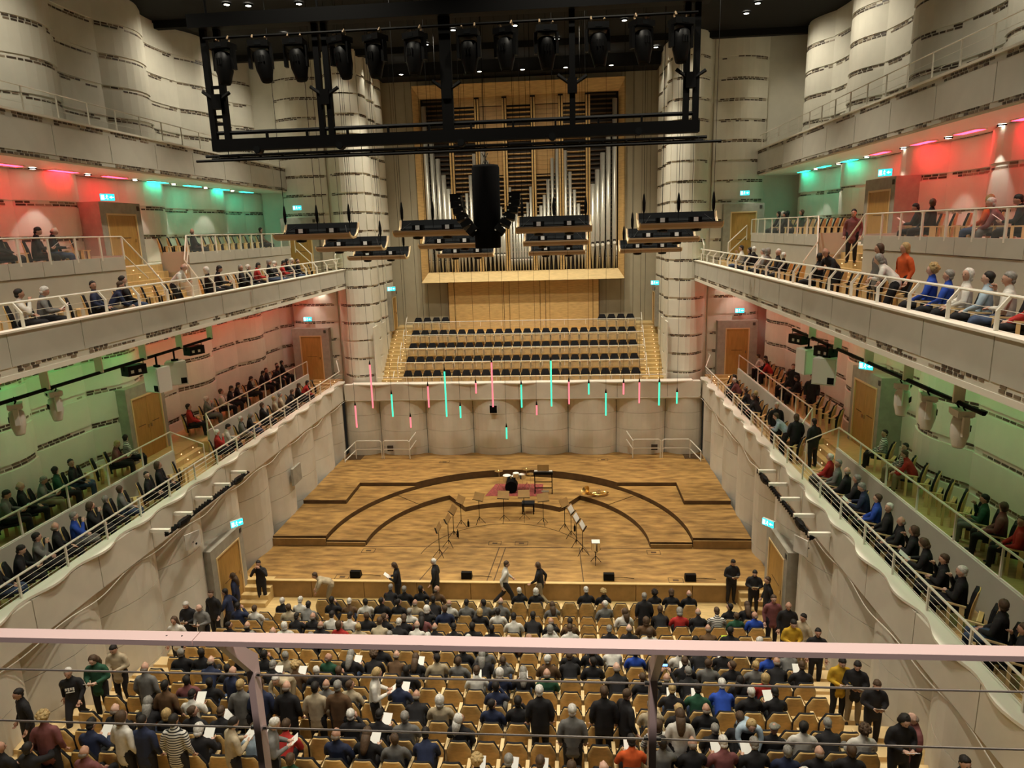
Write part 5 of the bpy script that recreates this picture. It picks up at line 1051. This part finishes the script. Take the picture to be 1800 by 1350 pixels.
def programme(par_loc, rz, off, where, name='programme_sheet'):
    c, s_ = math.cos(rz), math.sin(rz); x, y, z = off
    o = link(name, PAPER, None, (par_loc[0]+c*x-s_*y, par_loc[1]+s_*x+c*y, par_loc[2]+z), (-.9, 0, rz)); tag(o, f'white programme sheet held by {where}', 'programme', 'programme sheets'); return o
def seated(loc, rz, code, where, gname, near=True):
    hair, top, ex = code; st = STY.get(ex)
    pz = 'sitP' if ex == 'P' else prg.choice(('sit0', 'sit0', 'sit1', 'sit1', 'sit2', 'sit3', 'sit4', 'sit5'))
    leg = prg.choice('kkkkngt') if top != 'k' else prg.choice('kkkkn'); r2 = prg.uniform(-.12, .12)
    person(loc, rz+r2, pz, hair, top, leg, f'{HW[hair]} person in {CW[top]}, {where}', gname, st, prg.uniform(.95, 1.04))
    if pz == 'sit1' and near: programme(loc, rz+r2, (0, .40, .80), where)
    if pz == 'sitP':
        q = boxo('smartphone', (loc[0], loc[1]+.33, loc[2]+1.24), (.16, .012, .08), 'steel_black', None, (0, 0, rz)); tag(q, f'dark smartphone with lit screen, {where}', 'phone'); boxo('screen', (0, -.007, 0), (.13, .003, .062), 'screen_blue', q)
for (r, i), code in sorted(occ.items()):
    y, z = row_pos(r); lo = -11 if r == 1 else -15
    seated(((i+.5)*SP, y+.26, z), 0, code, f'{ORD[r]} stalls row from the stage, {ORD[i-lo+1]} seat from left', 'audience in the stalls', r >= 6)
crowd = MB(); CM = ['skin_0', 'skin_1', 'leather_shoe', 'eye_dark', 'lip']+['cloth_'+c for c in 'knwgtbrmeuyovs']+['hair_'+c for c in 'wgdblk']
def into_crowd(me, mtx, table):
    o_ = len(crowd.v); crowd.v += [tuple(mtx @ v.co) for v in me.vertices]
    for q in me.polygons: crowd.f.append(tuple(o_+i for i in q.vertices)); crowd.m.append(CM.index(table[q.material_index]))
for (s, lv, rw, j), code in sorted(bocc.items()):
    xx, zz = BAL[(lv, rw)]; ys = BSEATS[(s, lv, rw)]; n_ = len(ys)-j
    if lv != 'mid' and ys[j] > 28.2:                # the smallest figures at the far ends: one joined crowd
        pz = prg.choice(('sit0', 'sit1', 'sit3', 'sit4')); me, hm = BODY[pz]; mx = Matrix.Translation((s*xx, ys[j], zz)) @ Matrix.Rotation(s*(PI/2-TURN), 4, 'Z')
        into_crowd(me, mx, ['skin_%d' % (j % 2), 'cloth_'+code[1], 'cloth_k', 'leather_shoe', 'eye_dark', 'lip']); into_crowd(HAIR['fringe' if code[0] == 'k' else 'short'], mx @ hm, ['hair_'+code[0]]); continue
    seated((s*xx, ys[j], zz), s*(PI/2-TURN), code, f'{BLAB[(lv, rw)].format(SIDE[s])}, {ORD[n_] if n_ < len(ORD) else str(n_)+"th"} seat from stage', 'audience on the balconies', ys[j] < 22)
tag(crowd.build('far_audience', CM, None, True, False), 'small figures seated at the far ends of the side balconies', 'audience', None, 'stuff')
STAND = [
(-9.18, 13.08, 1.96, 200, 'w', '', 'k', 'k', 'walk', 'grey-haired person in a black printed sweatshirt descending the left aisle'),
(-8.64, 13.52, 1.96, 190, 'b', 'L', 'e', 'k', 'hold', 'long-haired person in a dark green jumper in the left aisle'),
(-8.69, 14.30, 1.74, 185, 'd', '', 't', 'k', 'hold', 'person in a cream jacket holding a sheet in the left aisle'),
(-7.37, 10.44, 2.84, 10, 'l', 'C', 'm', 'k', 'stand', 'curly blond person in a maroon jumper standing at the left row end'),
(-9.31, 11.74, 2.4, 150, 'd', '', 'k', 'k', 'stand', 'person in a dark waistcoat and white sleeves at the left picture edge'),
(-7.00, 12.87, 2.18, 0, 'k', '', 'g', 'k', 'stand', 'bald person in a grey jumper standing at the left row end'),
(-6.02, 12.06, 2.4, 0, 'd', '', 'b', 'k', 'stand', 'dark-haired person in a brown jacket standing beside the grey jumper'),
(-4.99, 12.87, 2.18, -25, 'k', '', 'n', 'k', 'stand', 'balding person in a navy jumper standing near the left railing post'),
(-4.37, 12.06, 2.4, 0, 'l', '', 'g', 'k', 'stand', 'blond person in a grey top with a shoulder strap, standing'),
(-3.94, 12.06, 2.4, 5, 'b', '', 'n', 'k', 'stand', 'brown-haired person in a blue top standing right of the left post'),
(-4.14, 13.68, 1.96, 175, 'w', '', 't', 't', 'bend', 'white-haired person in a beige jacket bending towards the rows behind'),
(-3.38, 12.06, 2.4, 0, 'k', '', 'k', 'k', 'stand', 'bald person in black seen from behind next to the beige jacket'),
(-2.77, 12.06, 2.4, 0, 'd', '', 't', 'k', 'stand', 'dark-haired person in a light beige coat seen from behind'),
(-2.29, 12.06, 2.4, 0, 'g', '', 'b', 'k', 'stand', 'grey-haired person in a brown-grey jumper seen from behind'),
(-1.78, 12.87, 2.18, -80, 'l', '', 'w', 'k', 'hold', 'blond person in a white jacket reading, facing right'),
(-5.84, 10.44, 2.84, -20, 'b', '', 'w', 'k', 'stand', 'brown-haired person in a white shirt standing in the rear left rows'),
(-5.44, 10.44, 2.84, 0, 'd', '', 'n', 'k', 'stand', 'person in a dark navy jacket beside the white shirt'),
(-4.82, 10.44, 2.84, 0, 'd', '', 's', 'k', 'stand', 'person in a black and white striped top, rear left rows'),
(-3.75, 10.44, 2.84, -40, 'd', '', 't', 'k', 'hold', 'person in a cream zipped jacket left of the railing post'),
(-2.98, 10.44, 2.84, -70, 'w', '', 'g', 'k', 'hold', 'white-haired person in a grey coat and dark scarf right of the post'),
(1.87, 12.06, 2.4, 5, 'w', '', 'k', 'k', 'stand', 'white-haired person in black standing in the middle rows'),
(2.52, 11.25, 2.62, 0, 'w', '', 'g', 'k', 'stand', 'white-haired person in a grey-brown coat seen from behind'),
(3.16, 12.06, 2.4, 0, 'b', '', 'k', 'k', 'stand', 'brown-haired person in a black jumper beside the grey-brown coat'),
(3.58, 12.06, 2.4, -60, 'b', '', 'k', 'k', 'stand', 'person in a dark leather jacket looking right, beside the second post'),
(4.52, 11.25, 2.62, 0, 'b', 'L', 'w', 'k', 'stand', 'person with very long brown hair in a cream top'),
(5.93, 12.06, 2.4, 180, 'l', '', 'v', 'k', 'bend', 'blond person in a pale blue shirt bending over the rear rows'),
(4.79, 19.35, 0.42, 0, 'g', '', 'k', 'k', 'stand', 'grey-haired person in a black suit standing behind the front row'),
(8.62, 19.28, 0.42, 180, 'b', '', 'm', 'k', 'stand', 'person in a pink top with a dark strap in the right aisle'),
(8.81, 18.50, 0.64, 170, 'k', '', 'k', 'k', 'stand', 'balding person in a dark coat and scarf in the right aisle'),
(8.43, 17.00, 1.08, 180, 'd', '', 'y', 'b', 'hold', 'dark-haired person in a mustard jumper in the right aisle'),
(9.23, 17.58, 0.86, 120, 'd', '', 't', 't', 'stand', 'bearded person in a beige jumper at the right wall'),
(9.01, 16.60, 1.08, 170, 'd', '', 'k', 'k', 'stand', 'dark-haired person in black below the beige jumper'),
(8.65, 14.40, 1.74, 180, 'd', '', 'y', 'k', 'hold', 'person in a yellow jacket over black in the right aisle'),
(9.07, 14.26, 1.74, 165, 'd', '', 'k', 't', 'hold', 'dark-haired person in a black top and khaki trousers, right aisle'),
(9.08, 13.34, 1.96, 175, 'b', '', 'k', 'k', 'hold', 'person in black jumper handing out a leaflet in the right aisle'),
(8.50, 11.34, 2.62, 185, 'd', 'B', 'k', 'k', 'hold', 'person with a dark bob in a black jacket reading, right aisle'),
(9.47, 11.66, 2.4, 90, 'k', '', 'm', 'k', 'hold', 'bald person in a pale pink shirt walking at the right wall'),
(8.85, 10.06, 2.84, 185, 'd', '', 'k', 'k', 'stand', 'dark-haired person at the lower right picture corner'),
(-8.55, 21.75, 0.2, 185, 'd', '', 'k', 'k', 'face', 'usher in a black suit with hands raised, beside the left stage steps'),
(-5.99, 21.49, 0.2, 110, 'b', '', 't', 't', 'bend', 'person in a tan jacket bending over before the stage'),
(-3.53, 21.67, 0.2, 90, 'b', '', 'k', 'k', 'hold', 'brown-haired person in black holding papers before the stage'),
(-2.20, 21.82, 0.2, 80, 'w', '', 'k', 'k', 'stand', 'white-haired person in black walking left before the stage'),
(0.25, 21.70, 0.2, -80, 'b', '', 'w', 'k', 'walk', 'person in a white blouse and black trousers striding right'),
(1.49, 21.77, 0.2, 75, 'b', '', 'k', 't', 'walk', 'person in a black waistcoat and olive trousers striding left'),
(8.08, 22.14, 0.2, 190, 'd', '', 'k', 'k', 'hold', 'usher in black holding programmes right of the stage'),
(8.66, 21.46, 0.2, 170, 'd', '', 'k', 'k', 'hold', 'person in a dark suit looking down beside the right stage steps'),
(-9.09, 20.67, 0.2, 100, 'b', 'L', 'n', 'k', 'stand', 'long-haired person in navy at the left stalls door'),
(-8.69, 19.69, 0.2, 95, 'd', '', 'n', 'k', 'walk', 'dark-haired person in a blue jumper in front of the left door'),
(-9.01, 17.86, 0.86, 180, 'w', '', 'k', 'k', 'hold', 'white-haired person in a dark suit reading at the left wall'),
(-8.46, 17.74, 0.86, 170, 'k', '', 'g', 'k', 'hold', 'balding person in a grey-green jumper at the left wall'),
(-9.07, 19.22, 0.42, 170, 'b', '', 'k', 'k', 'stand', 'person in dark clothes with glasses at the left wall'),
(-8.61, 16.64, 1.08, 185, 'b', 'L', 'w', 'k', 'stand', 'long-haired person in a white jumper and scarf at the left wall'),
(8.92, 20.75, 0.2, 100, 'b', '', 'k', 'k', 'stand', 'dark-clothed person stepping through the right stalls door'),
(-9.65, 20.85, 10.8, -80, 'k', '', 'w', 'k', 'lean', 'bald person in a white shirt leaning over the left balcony railing'),
(9.75, 19.55, 10.8, 110, 'k', '', 'k', 'k', 'lean', 'person in black leaning over the right balcony railing'),
(9.95, 17.17, 10.8, 95, 'b', '', 'g', 'k', 'stand', 'brown-haired person in a grey jumper at the right balcony railing'),
(9.55, 15.69, 10.8, 60, 'g', 'B', 'w', 'k', 'lean', 'person in a pale patterned blouse turned from the viewer, right balcony'),
(10.3, 16.67, 10.8, 100, 'l', '', 'o', 'k', 'stand', 'blond person in an orange jumper on the right balcony'),
(11.9, 23.82, 11.7, 150, 'd', '', 'm', 'k', 'stand', 'person in a maroon top on the right box stairs'),
(10.1, 24.86, 5.0, 180, 'w', '', 'k', 'k', 'stand', 'white-haired person in a dark suit standing on the right lower balcony'),
(9.95, 23.48, 5.0, 60, 'b', '', 'v', 'k', 'lean', 'person in a pale grey top leaning on the right lower railing'),
(10.3, 23.24, 5.0, 0, 'b', '', 'k', 'k', 'stand', 'brown-haired person in black from behind, right lower balcony'),
(10.7, 22.65, 5.0, 20, 'd', '', 'k', 'k', 'stand', 'dark-haired person in a black coat by the right lower steps'),
(12.0, 26.81, 5.6, 160, 'd', '', 'k', 'k', 'stand', 'dark-haired person in black in the right back row'),
(12.0, 29.08, 5.6, 150, 'b', '', 'k', 'k', 'stand', 'person in dark clothes standing by the hanging white loudspeakers')]
for x, y, z, fc, hr_, sx_, tp, lg, ps, desc in STAND:
    rz = math.radians(fc); st = STY.get(sx_); x = max(-8.95, min(8.95, x)) if z < 4 else x
    person((x, y, z), rz, ps, hr_, tp, lg, desc, 'standing people', st, prg.uniform(.97, 1.03))
    if 'printed sweatshirt' in desc:
        q = bpy.data.objects[-1] if False else [o_ for o_ in col.objects if o_.get('label') == desc][0]
        one('shirt_print', 'paper', lambda b: [b.box(-.09+.05*k, -.055+.05*k, .155, .162, 1.16+.02*(k % 2), 1.24) for k in range(4)]+[b.box(-.09, .09, .155, .162, 1.12, 1.14)], q)
    if ps == 'hold': programme((x, y, z), rz, (0, .36, 1.17), 'the '+' '.join(desc.split()[:10]).rstrip(',') )
print('persons', PN[0], 'objects', len(bpy.data.objects))
# loose things in the stalls
q = one('hi_vis_vest', 'hi_vis', lambda b: b.add([(-.14, 0, .35), (.12, 0, .35), (.16, -.02, -.05), (-.1, -.02, -.12), (-.14, .05, .36), (.12, .05, .36), (.16, .06, .0), (-.1, .06, -.06)], [(0,1,2,3),(4,7,6,5),(0,4,5,1),(3,2,6,7),(0,3,7,4),(1,5,6,2)])); q.location = (12.5*SP, 17.86, 1.28); tag(q, 'yellow hi-vis vest hung over a chair back in the fourth stalls row', 'vest')
